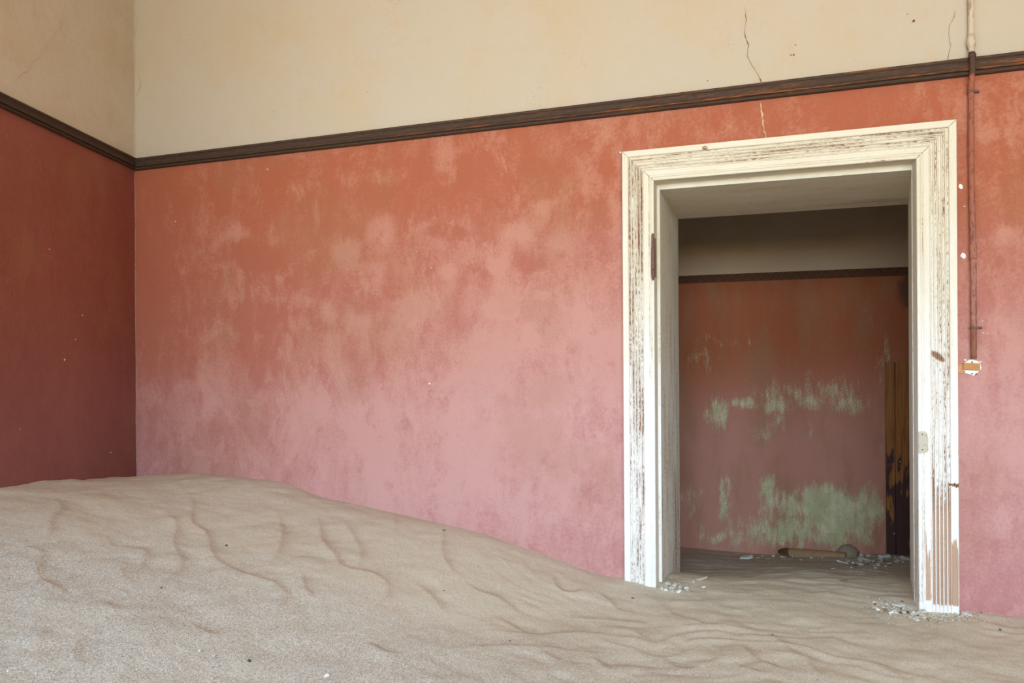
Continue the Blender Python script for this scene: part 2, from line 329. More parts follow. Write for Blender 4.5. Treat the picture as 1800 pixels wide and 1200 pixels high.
# ------------------------------------------------------------------ setting: sand
ctrl = [  # x, y, height of the sand
 (-3.06, YW, .274), (-2.841, YW, .310), (-2.629, YW, .323), (-2.392, YW, .315), (-2.133, YW, .298), (-2.04, YW, .269), (-1.963, YW, .250), (-1.797, YW, .228),
 (-1.566, YW, .197), (-1.346, YW, .167), (-1.16, YW, .139), (-1.032, YW, .108), (-.883, YW, .071), (-.787, YW, .046), (-.668, YW, .015), (-.558, YW - .02, .004), (-.44, YW - .03, -.012),
 (.473, YW - .03, -.004), (.60, YW - .03, .004), (.698, YW, .008), (.80, YW, -.001), (1.6, YW, .0), (2.9, YW, .0),
 (-2.935, 2.517, .345), (-2.854, 2.259, .384), (-2.804, 2.098, .397), (-2.776, 2.01, .398), (-2.52, 1.2, .33), (-2.2, 0.2, .20), (-1.7, -1.5, .05), (-1.4, -2.8, 0),
 (-2.0, 2.0, .235), (-2.35, 2.45, .305), (-1.7, 2.5, .205), (-1.6, 1.3, .13), (-1.5, 2.1, .15), (-1.1, 1.6, .04), (-1.1, 2.4, .085), (-.6, 1.8, .0), (-.7, 2.5, .0), (0, 2.1, -.005), (.6, 2.3, .005),
 (0, 1.0, 0), (-1, .8, .02), (0, -1, 0), (1.5, 1.5, 0), (2.9, 0, 0), (2.9, -2.8, 0), (0, -2.8, 0), (.0, 2.7, -.005),
 (-.42, 3.0, -.015), (-.419, 3.64, -.165), (.1, 3.25, -.035), (.45, 3.05, -.006), (.5, 3.6, -.09), (.0, 3.7, -.14), (-.6, 4.3, -.27), (.0, 4.4, -.27), (.65, 4.4, -.23),
 (-.6, YF, -.385), (.0, YF, -.385), (.35, YF, -.36), (.65, YF, -.325), (1.8, YF, -.3), (1.8, 3.8, -.15), (-1.8, YF, -.35), (-1.8, 3.8, -.2)]
ctrl = np.array(ctrl)
def _tps(r): return np.where(r > 1e-9, r * r * np.log(np.maximum(r, 1e-9)), 0)
def _rbf_fit(P, v):
    n = len(P); A = np.zeros((n + 3, n + 3)); R = np.hypot(P[:, None, 0] - P[None, :, 0], P[:, None, 1] - P[None, :, 1])
    A[:n, :n] = _tps(R) + np.eye(n) * 2e-4; A[:n, n] = 1; A[:n, n + 1:] = P; A[n, :n] = 1; A[n + 1:, :n] = P.T
    return np.linalg.solve(A, np.r_[v, 0, 0, 0])
RB = _rbf_fit(ctrl[:, :2], ctrl[:, 2])
def base_h(x, y):
    x = np.asarray(x, float); y = np.asarray(y, float); sh = x.shape; xf = x.ravel(); yf = y.ravel(); out = RB[-3] + RB[-2] * xf + RB[-1] * yf
    for k in range(len(ctrl)): out = out + RB[k] * _tps(np.hypot(xf - ctrl[k, 0], yf - ctrl[k, 1]))
    return out.reshape(sh)
def on_sand(px, py):
    r = ray(px, py); t = 1.2
    for _ in range(400):
        p = CAM + r * t
        if p[2] <= float(sand_h(p[0], p[1])): break
        t += 0.012
    a, b = t - 0.012, t
    for _ in range(8):
        m = (a + b) / 2; p = CAM + r * m
        if p[2] <= float(sand_h(p[0], p[1])): b = m
        else: a = m
    return CAM + r * b
sand_h = base_h
RIPPLES = [  # ripple crests, each high on its right-hand side; (pixels of the photograph are cast onto the sand)
 ([(60, 876), (100, 880), (108, 888), (107, 898), (88, 913), (90, 930), (75, 950)], .010), ([(43, 963), (78, 970), (63, 997), (67, 1017), (100, 1033), (118, 1050)], .011),
 ([(310, 858), (335, 868), (339, 890), (333, 917), (352, 927), (367, 940), (370, 977), (397, 997), (440, 1015), (475, 1022), (490, 1030), (507, 1050), (487, 1067), (477, 1103)], .012),
 ([(288, 895), (293, 903), (315, 927), (300, 957), (322, 980), (313, 1007), (273, 1033), (267, 1060)], .012), ([(486, 895), (492, 915), (497, 940), (490, 970), (470, 997)], .012),
 ([(183, 943), (193, 958), (233, 963), (255, 967), (257, 980), (240, 1003), (217, 1020)], .008), ([(563, 923), (567, 953), (587, 967)], .008),
 ([(603, 917), (622, 943), (633, 963), (632, 997)], .009), ([(555, 900), (563, 930), (563, 953), (593, 980), (597, 997), (640, 1006), (667, 1013), (685, 1030), (680, 1053), (643, 1080)], .010),
 ([(972, 1008), (973, 1022), (980, 1035), (997, 1045), (1033, 1041)], .014), ([(733, 1027), (763, 1050), (783, 1080)], .009), ([(813, 1023), (840, 1043), (883, 1053), (910, 1077)], .009),
 ([(643, 1130), (680, 1150), (703, 1151)], .018), ([(1047, 1040), (1070, 1058), (1087, 1073), (1115, 1076)], .012), ([(1302, 1131), (1315, 1150), (1329, 1162), (1378, 1180)], .011),
 ([(1427, 1149), (1418, 1167), (1449, 1193)], .009), ([(1164, 1064), (1180, 1078), (1196, 1087), (1275, 1109)], .009), ([(1352, 1115), (1375, 1135), (1410, 1158)], .008),
 ([(530, 1007), (533, 1033), (553, 1057)], .010), ([(175, 1058), (195, 1066), (210, 1078)], .010), ([(85, 1105), (55, 1133)], .010), ([(143, 1115), (130, 1140), (135, 1170)], .012), ([(335, 1095), (350, 1110), (390, 1120)], .009),
 ([(868, 1082), (905, 1103), (925, 1112)], .012), ([(955, 1147), (975, 1160), (990, 1163)], .014), ([(1045, 1158), (1070, 1180), (1080, 1180)], .014), ([(1160, 1155), (1190, 1172), (1230, 1175)], .010),
 ([(1255, 1095), (1290, 1098), (1330, 1106)], .008), ([(1290, 1168), (1310, 1180), (1350, 1190)], .011), ([(215, 987), (212, 1012), (232, 1030)], .007), ([(700, 900), (690, 930), (700, 965)], .006), ([(780, 930), (775, 975), (800, 1010), (815, 1020)], .007), ([(1520, 1158), (1560, 1180), (1610, 1195)], .007), ([(1110, 1110), (1135, 1125), (1150, 1128)], .010), ([(1000, 1085), (1090, 1090), (1150, 1098)], .008),([(850,1108),(940,1116),(1035,1112),(1090,1122)], .008),([(780,1140),(900,1133),(1000,1143),(1060,1150)], .008)]
rip_w = []
for pts, amp in RIPPLES:
    w = np.array([on_sand(*p)[:2] for p in pts])
    for _ in range(3):  # Chaikin rounding
        q = [w[0]]
        for a, b in zip(w[:-1], w[1:]): q += [a * .75 + b * .25, a * .25 + b * .75]
        q.append(w[-1]); w = np.array(q)
    rip_w.append((w, amp))
def ripple_field(X, Y):
    """height and hollow tint of sinuous ripples and of wind ripples"""
    H = np.zeros_like(X); T = np.zeros_like(X)
    for w, amp in rip_w:
        x0, x1, y0, y1 = w[:, 0].min() - .2, w[:, 0].max() + .2, w[:, 1].min() - .2, w[:, 1].max() + .2
        m = (X > x0) & (X < x1) & (Y > y0) & (Y < y1)
        if not m.any(): continue
        xs, ys = X[m], Y[m]; best = np.full(xs.shape, 9.0); sg = np.zeros_like(xs); al = np.zeros_like(xs)
        L = np.r_[0, np.cumsum(np.hypot(*(w[1:] - w[:-1]).T))]; tot = L[-1]
        for k in range(len(w) - 1):
            a, b = w[k], w[k + 1]; d = b - a; l2 = d @ d + 1e-12
            t = np.clip(((xs - a[0]) * d[0] + (ys - a[1]) * d[1]) / l2, 0, 1)
            ex = xs - a[0] - t * d[0]; ey = ys - a[1] - t * d[1]; dd = np.hypot(ex, ey); u = dd < best
            best = np.where(u, dd, best); cr = d[0] * ey - d[1] * ex; sg = np.where(u, np.sign(cr), sg); al = np.where(u, L[k] + t * math.sqrt(l2), al)
        s = -sg * best; taper = np.minimum(1, np.minimum(al, tot - al) / (0.3 * tot + 1e-6)); taper = np.sqrt(np.clip(taper, 0, 1)) * sstep(.22, .0, best)
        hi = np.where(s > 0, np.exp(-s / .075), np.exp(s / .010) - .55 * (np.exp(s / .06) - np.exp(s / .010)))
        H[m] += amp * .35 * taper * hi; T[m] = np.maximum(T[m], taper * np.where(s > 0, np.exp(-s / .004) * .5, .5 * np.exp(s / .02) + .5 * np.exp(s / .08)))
    # wind ripples: short crests roughly parallel to the back wall
    wx = X; wy = Y + .20 * (fbm(X * .8, Y, 3.4, 4, 6) - .5) * 2 + .05 * X
    ph = wy / .105 + .9 * fbm(X * .8, Y, 2.5, 3, 8) * 3; fr = ph - np.floor(ph)
    saw = np.where(fr < .72, fr / .72, (1 - fr) / .28); saw = saw * saw * (3 - 2 * saw)
    zone = sstep(-1.3, -.35, X + .35 * (1.9 - Y) * 0) * (sstep(1.2, 1.8, Y)) * sstep(5.0, 3.6, Y)
    patch = sstep(.44, .62, fbm(X, Y, 5.0, 3, 12))
    H += .0038 * zone * (.05 + .95 * patch) * (saw - .5) + zone * .012 * (np.abs(fbm(X * .8, Y, 6.0, 3, 33) - .5) * 2)
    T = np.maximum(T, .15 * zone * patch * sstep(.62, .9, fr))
    # soft hummocks everywhere
    H += .016 * (fbm(X, Y, 3.2, 4, 21) - .5) * sstep(-3.1, -1.0, X + .0) + .012 * (fbm(X, Y * 1.1, 7.0, 4, 22) - .5)
    dn = sstep(-.6, -1.6, X)
    H += dn * .010 * (np.abs(fbm(X * 1.3, Y, 5.0, 4, 31) - .5) * 2)
    return H, T
xs = np.unique(np.r_[np.arange(-3.3, -1.6, .010), np.arange(-1.6, 1.0, .0085), np.arange(1.0, 3.05, .04)])
ys = np.unique(np.r_[np.arange(-3.0, 1.0, .06), np.arange(1.0, 3.1, .0085), np.arange(3.1, 5.06, .013)])
GX, GY = np.meshgrid(xs, ys, indexing='ij')
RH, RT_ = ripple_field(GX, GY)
edge = sstep(0.0, .06, np.abs(GY - YW))
pin = 1 - (1 - edge) * (GX < -.6)         # keep the measured contact line on the back wall
GZ = base_h(GX, GY) + RH * pin
COARSE = sstep(2.55, 1.75, GY + .22 * (GX + .5) * (GX < -.5) * -.6 + .5 * (fbm(GX, GY, 1.6, 3, 91) - .5)) * (.45 + .55 * sstep(.3, -1.0, GX))
# slight crater where debris lies at the door feet
from_grid = (xs, ys, GZ)
def sand_h(x, y):
    x = np.asarray(x, float); y = np.asarray(y, float)
    i = np.clip(np.searchsorted(xs, x) - 1, 0, len(xs) - 2); j = np.clip(np.searchsorted(ys, y) - 1, 0, len(ys) - 2)
    fx = np.clip((x - xs[i]) / (xs[i + 1] - xs[i]), 0, 1); fy = np.clip((y - ys[j]) / (ys[j + 1] - ys[j]), 0, 1)
    return (GZ[i, j] * (1 - fx) + GZ[i + 1, j] * fx) * (1 - fy) + (GZ[i, j + 1] * (1 - fx) + GZ[i + 1, j + 1] * fx) * fy
cx = (GX[:-1, :-1] + GX[1:, 1:]) / 2; cy = (GY[:-1, :-1] + GY[1:, 1:]) / 2
keep = (cx > left_x(cy) - .06) | (cy > YW)
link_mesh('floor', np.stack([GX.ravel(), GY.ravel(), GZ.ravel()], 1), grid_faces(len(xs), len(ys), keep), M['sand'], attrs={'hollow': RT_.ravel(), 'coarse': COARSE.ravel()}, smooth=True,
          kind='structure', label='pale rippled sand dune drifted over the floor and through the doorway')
# dunes outside the windows, in full sun
v = [(-40, -40, -.4), (40, -40, -.4), (40, 40, -.4), (-40, 40, -.4)]
link_mesh('ground', v, [(0, 1, 2, 3)], M['sand'], kind='structure')

# ------------------------------------------------------------------ setting: walls
ZC = 3.3
HX0, HX1, HZ = -.50, .588, 1.63    # hole for the door lining
BLOBS = [(783,475,16,12,.5),(610,450,18,20,.5),(903,407,27,18,.55),(950,363,12,10,.45),(980,358,7,5,.4),(977,430,17,20,.35),(867,543,18,12,.5),(897,547,13,12,.6),(953,520,12,8,.5),(923,583,13,14,.55),
 (873,463,15,13,.4),(733,533,30,27,.5),(577,547,10,16,.5),(530,523,15,15,.4),(630,583,20,23,.4),(783,270,22,26,.35),(670,303,27,15,.35),(610,313,16,16,.35),(553,385,4,30,.35),(1040,317,22,40,.35),(893,497,22,40,.3),
 (673,407,22,27,.35),(420,412,22,13,.45),(340,320,26,22,.3),(355,385,20,40,.3),(330,460,24,30,.3),(480,420,10,22,.35),(1735,230,16,14,.5),(1765,420,20,14,.4),(1745,330,10,20,.3),(1060,240,16,20,.3),(1330,210,18,14,.3),(1240,230,26,10,.25),
 (390,650,30,60,.3),(1010,560,22,40,.25),(640,470,60,8,.25),(520,340,14,14,.25),(1760,620,30,60,.3),(850,610,40,40,.2),(795,790,12,16,.6),
 (930,457,30,16,-.45),(787,410,36,10,-.4),(1055,390,20,45,-.45),(1067,290,14,16,-.4),(650,530,42,22,-.3),(800,565,26,34,-.3),(447,446,52,20,-.45),(463,550,52,24,-.35),(272,504,20,60,-.35),(455,620,36,50,-.25),(905,440,14,50,-.2),
 (700,350,60,30,-.2),(960,300,40,20,-.2),(500,300,60,20,-.15),(1740,520,14,30,-.2),(420,700,10,60,-.2),(1000,650,50,25,-.2),(1050,760,36,50,-.3),(1745,660,10,50,-.45),(850,480,12,30,-.2),(600,400,40,16,-.2)]
rows_y = [150, 330, 450, 600, 750, 900, 1100]; cols_x = [240, 450, 650, 850, 1050, 1400, 1750]
PALE = np.array([[.0,.08,.15,.20,.28,.22,.22],[.02,.12,.22,.25,.38,.3,.24],[.10,.34,.38,.52,.55,.5,.36],[.26,.42,.52,.75,.80,.7,.62],[.42,.58,.76,.88,.86,.8,.74],[.5,.6,.72,.75,.62,.62,.60],[.35,.4,.4,.4,.4,.4,.4]])  # last row deepens the mauve: contact shade above the sand, painted in
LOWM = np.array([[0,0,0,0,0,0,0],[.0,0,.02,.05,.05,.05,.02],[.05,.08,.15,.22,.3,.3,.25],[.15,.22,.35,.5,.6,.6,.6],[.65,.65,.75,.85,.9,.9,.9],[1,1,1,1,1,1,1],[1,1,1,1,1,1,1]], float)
def grid_interp(T, px, py):
    i = np.clip(np.searchsorted(rows_y, py) - 1, 0, len(rows_y) - 2); j = np.clip(np.searchsorted(cols_x, px) - 1, 0, len(cols_x) - 2)
    ry = np.array(rows_y, float); cxx = np.array(cols_x, float); fy = np.clip((py - ry[i]) / (ry[i + 1] - ry[i]), 0, 1); fx = np.clip((px - cxx[j]) / (cxx[j + 1] - cxx[j]), 0, 1)
    fy = fy * fy * (3 - 2 * fy); fx = fx * fx * (3 - 2 * fx)
    return (T[i, j] * (1 - fx) + T[i, j + 1] * fx) * (1 - fy) + (T[i + 1, j] * (1 - fx) + T[i + 1, j + 1] * fx) * fy
def pix(P):
    d = np.asarray(P, float) - CAM; z = d @ FW; z = np.where(z > .3, z, .3); return PX + F * (d @ RT) / z, PY - F * (d @ UP) / z
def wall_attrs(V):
    """pigment masks of the limewash, with shade above the sand painted in, in wall coordinates, surveyed from the photograph"""
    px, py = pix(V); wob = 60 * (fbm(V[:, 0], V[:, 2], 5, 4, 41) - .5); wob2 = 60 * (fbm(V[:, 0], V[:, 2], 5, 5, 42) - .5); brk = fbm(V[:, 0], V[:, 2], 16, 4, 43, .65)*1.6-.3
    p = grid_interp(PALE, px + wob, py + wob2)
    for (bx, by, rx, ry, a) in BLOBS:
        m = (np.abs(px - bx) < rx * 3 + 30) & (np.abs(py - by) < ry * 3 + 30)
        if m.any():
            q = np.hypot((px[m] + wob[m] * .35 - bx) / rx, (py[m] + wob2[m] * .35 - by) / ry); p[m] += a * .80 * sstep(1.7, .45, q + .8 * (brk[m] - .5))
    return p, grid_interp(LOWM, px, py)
wx_ = np.unique(np.round(np.r_[-3.1, np.arange(-3.062, HX0, .012), HX0, np.arange(HX0 + .012, HX1, .02), HX1, np.arange(HX1 + .012, 1.1, .012), np.arange(1.1, 3.01, .1), 3.0], 4))
wz_ = np.unique(np.round(np.r_[np.arange(-.5, HZ, .012), HZ, np.arange(HZ + .012, 2.8, .014), np.arange(2.8, ZC, .1), ZC], 4))
WX, WZ = np.meshgrid(wx_, wz_, indexing='ij'); V = np.stack([WX.ravel(), np.full(WX.size, YW), WZ.ravel()], 1)
V[:, 1] += .004 * (fbm(V[:, 0], V[:, 2], 2.2, 3, 51) - .5)
ccx = (WX[:-1, :-1] + WX[1:, 1:]) / 2; ccz = (WZ[:-1, :-1] + WZ[1:, 1:]) / 2
hole = (ccx > HX0) & (ccx < HX1) & (ccz < HZ)
fc = grid_faces(len(wx_), len(wz_), ~hole)
p, lo = wall_attrs(V); n = len(V)
# thickness: ends, reveal of the hole, far face
ex = [(HX0, YW, -.5), (HX0, YB, -.5), (HX0, YB, HZ), (HX0, YW, HZ), (HX1, YW, -.5), (HX1, YB, -.5), (HX1, YB, HZ), (HX1, YW, HZ),
      (-3.1, YB, -.5), (-3.1, YB, ZC), (3, YB, ZC), (3, YB, -.5), (-3.1, YB, HZ), (3, YB, HZ), (-3.1, YW, ZC), (3, YW, ZC), (-3.1, YW, -.5), (3, YW, -.5)]
ef = [(0, 3, 2, 1), (4, 5, 6, 7), (3, 7, 6, 2), (8, 1, 2, 12), (5, 11, 13, 6), (12, 13, 10, 9), (14, 9, 10, 15), (16, 8, 9, 14), (17, 15, 10, 11)]
fc = [tuple(q) for q in fc] + [tuple(i + n for i in q) for q in ef]
wb = link_mesh('wall_back', np.r_[V, np.array(ex)], fc, M['wall'], attrs={'pale': np.r_[p, np.full(len(ex), .3)], 'low': np.r_[lo, np.full(len(ex), .5)]}, smooth=False, kind='structure',
          label='back wall, cream above the rail and faded orange to pink limewash below')

# left wall with its window opening (outside the frame)
WY0, WY1, WZ0, WZ1 = -.70, .95, .62, 2.35
s_ = np.unique(np.round(np.r_[np.arange(-3.0, -.75, .15), WY0, np.arange(-.6, .9, .15), WY1, np.arange(1.1, 1.8, .1), np.arange(1.8, 2.924, .014), 2.924], 4))
z_ = np.unique(np.round(np.r_[np.arange(-.5, WZ0, .016), WZ0, np.arange(WZ0, WZ1, .016), WZ1, np.arange(WZ1, 2.8, .02), ZC], 4))
SY, SZ = np.meshgrid(s_, z_, indexing='ij'); LX = left_x(SY); V = np.stack([LX.ravel(), SY.ravel(), SZ.ravel()], 1); V[:, 0] += .004 * (fbm(V[:, 1], V[:, 2], 2.5, 3, 52) - .5)
cy_ = (SY[:-1, :-1] + SY[1:, 1:]) / 2; cz_ = (SZ[:-1, :-1] + SZ[1:, 1:]) / 2; hl = (cy_ > WY0) & (cy_ < WY1) & (cz_ > WZ0) & (cz_ < WZ1)
fc = grid_faces(len(s_), len(z_), ~hl)[:, ::-1]
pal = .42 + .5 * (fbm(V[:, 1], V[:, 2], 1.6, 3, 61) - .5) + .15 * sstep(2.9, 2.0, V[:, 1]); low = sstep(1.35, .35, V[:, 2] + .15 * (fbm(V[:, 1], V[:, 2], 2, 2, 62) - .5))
n = len(V); tk = .45; ex = []
for yy, zz in ((WY0, WZ0), (WY1, WZ0), (WY1, WZ1), (WY0, WZ1)): ex += [(left_x(yy), yy, zz), (left_x(yy) - tk, yy, zz)]
for yy, zz in ((-3, -.5), (2.924, -.5), (2.924, ZC), (-3, ZC)): ex += [(left_x(yy) - tk, yy, zz)]
ef = [(0, 1, 3, 2), (2, 3, 5, 4), (4, 5, 7, 6), (6, 7, 1, 0), (8, 9, 3, 1), (9, 10, 5, 3), (10, 11, 7, 5), (11, 8, 1, 7)]
fc = [tuple(q) for q in fc] + [tuple(i + n for i in q) for q in ef]
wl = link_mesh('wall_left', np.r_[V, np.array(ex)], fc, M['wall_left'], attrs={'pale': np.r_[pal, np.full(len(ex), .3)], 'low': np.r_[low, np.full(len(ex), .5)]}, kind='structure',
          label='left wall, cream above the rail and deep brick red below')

def wall_box(name, b, mat, holes=None):
    v, f = box(*b); return link_mesh(name, v, f, mat, kind='structure')
wall_box('wall_right', (3.0, 3.3, -3.0, YW, -.5, ZC), M['ceiling'])
m = MB()   # wall behind the camera, around its window and the added fill opening
for b in ((-1.6, -1.05, -3.3, -3.0, .9, 2.5), (.95, 1.55, -3.3, -3.0, .9, 2.5), (2.85, 3.3, -3.3, -3.0, .9, 2.5), (-1.6, 3.3, -3.3, -3.0, -.5, .90), (-1.6, 3.3, -3.3, -3.0, 2.5, ZC)): m.add(*box(*b))
m.link('wall_front', M['ceiling'], kind='structure')
wall_box('ceiling', (-3.6, 3.4, -3.4, YB, ZC, ZC + .15), M['ceiling'])

def window(name, fr, cfun):
    """weathered sash frame without glass: outer frame and a mullion"""
    root = empty(name, kind='structure')
    for (a0, a1, b0, b1) in fr:
        v, f = box(a0, a1, -.03, .03, b0, b1); v = [cfun(*p) for p in v]; link_mesh('window_frame', v, f, M['win'], root)
    return root
def lw(a, d, z): return (left_x(a) - .25 + d, a, z)
window('window_1', [(WY0, WY0 + .06, WZ0, WZ1), (WY1 - .06, WY1, WZ0, WZ1), (WY0 + .06, WY1 - .06, WZ1 - .06, WZ1), (WY0 + .06, WY1 - .06, WZ0, WZ0 + .06)], lw)
def fwn(a, d, z): return (a, -3.15 + d, z)
window('window_2', [(-1.05, -.99, .9, 2.5), (.89, .95, .9, 2.5), (-.99, .89, 2.44, 2.5), (-.99, .89, .9, .96)], fwn)
window('added_fill_window', [(1.55, 1.61, .9, 2.5), (2.79, 2.85, .9, 2.5), (1.61, 2.79, 2.44, 2.5), (1.61, 2.79, .9, .96)], fwn)  # unseen opening, added for the fill light from the right

# next room
fx_ = np.arange(-2.2, 2.21, .016); fz_ = np.arange(-.6, 3.31, .016); FX, FZ = np.meshgrid(fx_, fz_, indexing='ij'); V = np.stack([FX.ravel(), np.full(FX.size, YF), FZ.ravel()], 1)
px, py = pix(V); wob = 50 * (fbm(V[:, 0] * 2.2, V[:, 2] * .8, 6, 5, 71) - .5)
GREEN = [(1440,885,75,26,.50),(1400,930,80,24,.46),(1480,915,60,35,.50),(1530,900,14,40,.45),(1345,870,16,36,.42),(1278,890,9,34,.42),(1262,945,26,9,.40),(1355,712,18,16,.42),(1370,745,12,18,.30),(1258,722,13,24,.44),(1560,640,10,40,.3),(1240,640,20,20,.2),(1215,880,14,30,.3),(1300,705,22,11,.42),(1420,700,26,14,.38),
 (1500,712,34,18,.37),(1422,760,5,16,.38),(1342,762,16,12,.34),(1375,690,50,22,.28),(1460,690,60,24,.28),(1440,862,60,14,.30),(1445,940,90,22,.40),(1525,940,24,20,.42),(1290,860,4,18,.35),(1225,862,12,8,.2),(1320,940,50,16,.3),(1548,760,7,40,.22),(1545,650,8,30,.25),(1525,560,6,10,.25),(1270,600,50,8,.16),(1215,930,30,6,.1)]
g = np.zeros(len(V))
for (bx, by, rx, ry, a) in GREEN:
    q = np.hypot((px + wob - bx) / rx, (py + wob * .8 - by) / ry); g = np.maximum(g, a * sstep(2.1, .3, q) * 1.45)
low = sstep(1.0, .25, V[:, 2] + .2 * (fbm(V[:, 0], V[:, 2], 2, 3, 73) - .5))
q = np.hypot((px - 1605) / 34, (py - 510) / 45); soot = .95 * sstep(1.4, .3, q) + .35 * sstep(1.6, .3, np.hypot((px - 1560) / 40, (py - 400) / 30))
link_mesh('wall_far', V, grid_faces(len(fx_), len(fz_)), M['far'], attrs={'green': g, 'low': low, 'soot': soot}, kind='structure', label='shadowed wall of the next room, worn red limewash over green with a zigzag frieze')
wall_box('wall_far_left', (-2.4, -2.2, YB, YF, -.6, ZC), M['far']); wall_box('wall_far_right', (2.2, 2.4, YB, YF, -.6, ZC), M['far'])
wall_box('ceiling_far', (-2.4, 2.4, YB, YF + .1, ZC, ZC + .15), M['ceiling'])

# ------------------------------------------------------------------ swept mouldings
def sweep(name, prof, u0, u1, place, wearf, mat, parent=None, nu=220, mitre0=0.0, mitre1=0.0, tone=None, seed=1, jig=.0006, **props):
    """prof: list of (w, h); densely resampled; u runs along; mitre = shortening per w at each end"""
    P = []
    for (a, b) in zip(prof[:-1], prof[1:]):
        k = max(1, int(round(math.hypot(b[0] - a[0], b[1] - a[1]) / .0022)))
        for i in range(k): P.append((a[0] + (b[0] - a[0]) * i / k, a[1] + (b[1] - a[1]) * i / k))
    P.append(prof[-1]); P = np.array(P); W = P[:, 0]; Hh = P[:, 1]; nw = len(P)
    t = np.linspace(0, 1, nu)[:, None]; U = (u0 + mitre0 * W)[None, :] * (1 - t) + (u1 - mitre1 * W)[None, :] * t
    WW = np.broadcast_to(W, U.shape); HH = Hh[None, :] + jig * 2 * (fbm(U * 3, WW * 40, 12, 3, seed) - .5)
    x, y, z = place(U, WW, HH); s = np.r_[0, np.cumsum(np.hypot(*(P[1:] - P[:-1]).T))]; SS = np.broadcast_to(s, U.shape)
    wear = wearf(U, WW, HH); tn = np.zeros_like(U) if tone is None else tone(U, WW, HH)
    gr = np.stack([U.ravel() + seed * 3.7, SS.ravel() + seed * .37, np.zeros(U.size)], 1)
    f = grid_faces(nu, nw)
    return link_mesh(name, np.stack([x.ravel(), y.ravel(), z.ravel()], 1), f, mat, parent, attrs={'wear': wear.ravel(), 'gr': gr, 'tone': tn.ravel()}, smooth=True, **props)

# picture rails: w runs down from the top edge, h out of the wall
RZ = 1.907
rail = [(0, 0), (0, .016), (.006, .019), (.009, .019), (.013, .014), (.022, .010), (.032, .012), (.038, .017), (.0405, .022), (.044, .0225), (.0455, .019), (.0465, .012), (.049, .012), (.0502, .017), (.053, .0205), (.057, .019), (.060, .013), (.060, 0)]
def rail_wear(f):
    def g_(U, W, H):
        bead = ((W > .036) & (W < .046)) * .22 + (W < .008) * .1 + (W > .050) * -.08
        return f(U) + bead + .10 * (fbm(U, W, 3, 2, 9) - .5)
    return g_
sweep('trim_1', rail, -3.055, 3.0, lambda U, W, H: (U, YW - H, RZ - W), rail_wear(lambda U: .10 + .26 * sstep(-3.0, .2, U)), M['rail'], nu=700, seed=3, kind='structure', label='dark worn picture rail along the back wall', jig=.0008)
ln = math.hypot(TH, 1); nx, ny = 1 / ln, TH / ln
def left_place(U, W, H): sc = 1 - .10 * sstep(2.924, 2.0, U); return (left_x(U) + H * nx, U + H * ny, RZ + .003 - W * sc)
sweep('trim_2', rail, -3.0, 2.93, left_place, rail_wear(lambda U: .04 + 0 * U), M['rail'], nu=500, seed=4, kind='structure', label='nearly black picture rail along the left wall', jig=.0006)

# ------------------------------------------------------------------ door_1: casing, rebated frame and lining
door = empty('door_1', (0.02, YW, 0), kind='structure', label='tall open doorway with flaking white fluted casing')
dinv = (-0.02, -YW, 0)
def loc(o): o.location = dinv; return o
XL, XR, ZT, CW = -.553, .6015, 1.697, .1225
prof = [(0, 0), (0, .027), (.0015, .029), (.022, .029), (.0235, .0275)]
for k in range(5):
    c = .0245 + k * .0118
    prof += [(c, .0215), (c + .0022, .019), (c + .0060, .0205), (c + .0085, .0255), (c + .0105, .0268), (c + .0113, .026)]
prof += [(.0838, .0225), (.0850, .024), (.102, .024), (.1032, .0205), (.1045, .0205), (.1065, .0245), (.1095, .0250), (.1115, .0205), (.1130, .0200), (.1145, .0235), (.1185, .0240), (.1215, .0225), (CW, .0200), (CW, -.062)]
def fl(W): return ((W > .0235) & (W < .084))
def valley(W, H): return fl(W) & (H < .0225)
def wear_left(U, W, H):
    return .02 + .35 * valley(W, H) + .10 * (fl(W) & ~valley(W, H)) + .24 * ((W > .102) & (W < .1055)) + .16 * ((W > .1105) & (W < .1140)) + .12 * (W < .002) - .05 * sstep(.35, .02, U) + .05 * sstep(.9, 1.4, U) + .3 * (np.hypot((W - .09) / .012, (U - 1.33) / .05) < 1) * 0
def wear_head(U, W, H):
    return .02 + .20 * valley(W, H) + .07 * fl(W) + .16 * ((W > .102) & (W < .1055)) - .08 * (W < .02) + .10 * sstep(-.1, .5, U) + .5 * (np.hypot((W - .016) / .008, (U + .235) / .012) < 1)
def wear_right(U, W, H):
    b = .02 + .28 * valley(W, H) + .13 * (fl(W) & ~valley(W, H)) + .22 * ((W > .1025) & (W < .1055)) + .10 * ((W > .1105) & (W < .1140)) + .08 * (W < .002)
    zz = U; rag = .10 * (fbm(W * 60, U * .6, 3, 3, 77) - .5) * 2
    lowb = sstep(.50, .28, zz + rag) * sstep(.020, .034, zz)
    outer = sstep(.25, .20, zz + rag * .7) * (W < .0235) * sstep(.026, .036, zz) * (W > .003)
    b = b + lowb * .62 * valley(W, H) - lowb * .30 * (fl(W) & (H > .0255)) + outer * 1.1 + sstep(.27, .20, zz + rag) * ((W > .085) & (W < .102)) * .75 * sstep(.03, .045, zz) + lowb * .30 * (W > .104)
    q = np.hypot((W - .060) / .020, (U - .885 + (W - .06) * -.7) / .012); b = b + .65 * (q < 1)
    q = np.hypot((W - .008) / .020, (U - .443) / .006); b = b + .8 * (q < 1)
    b = b - .5 * sstep(.030, .015, zz)
    return b
def tone_right(U, W, H): return np.clip(sstep(.50, .30, U) * .85 + .5 * (np.hypot((W - .060) / .03, (U - .885) / .03) < 1), 0, 1)
loc(sweep('casing', prof, -.30, ZT, lambda U, W, H: (XL + W, YW - H, U), wear_left, M['paint'], door, nu=330, mitre1=1.0, seed=11))
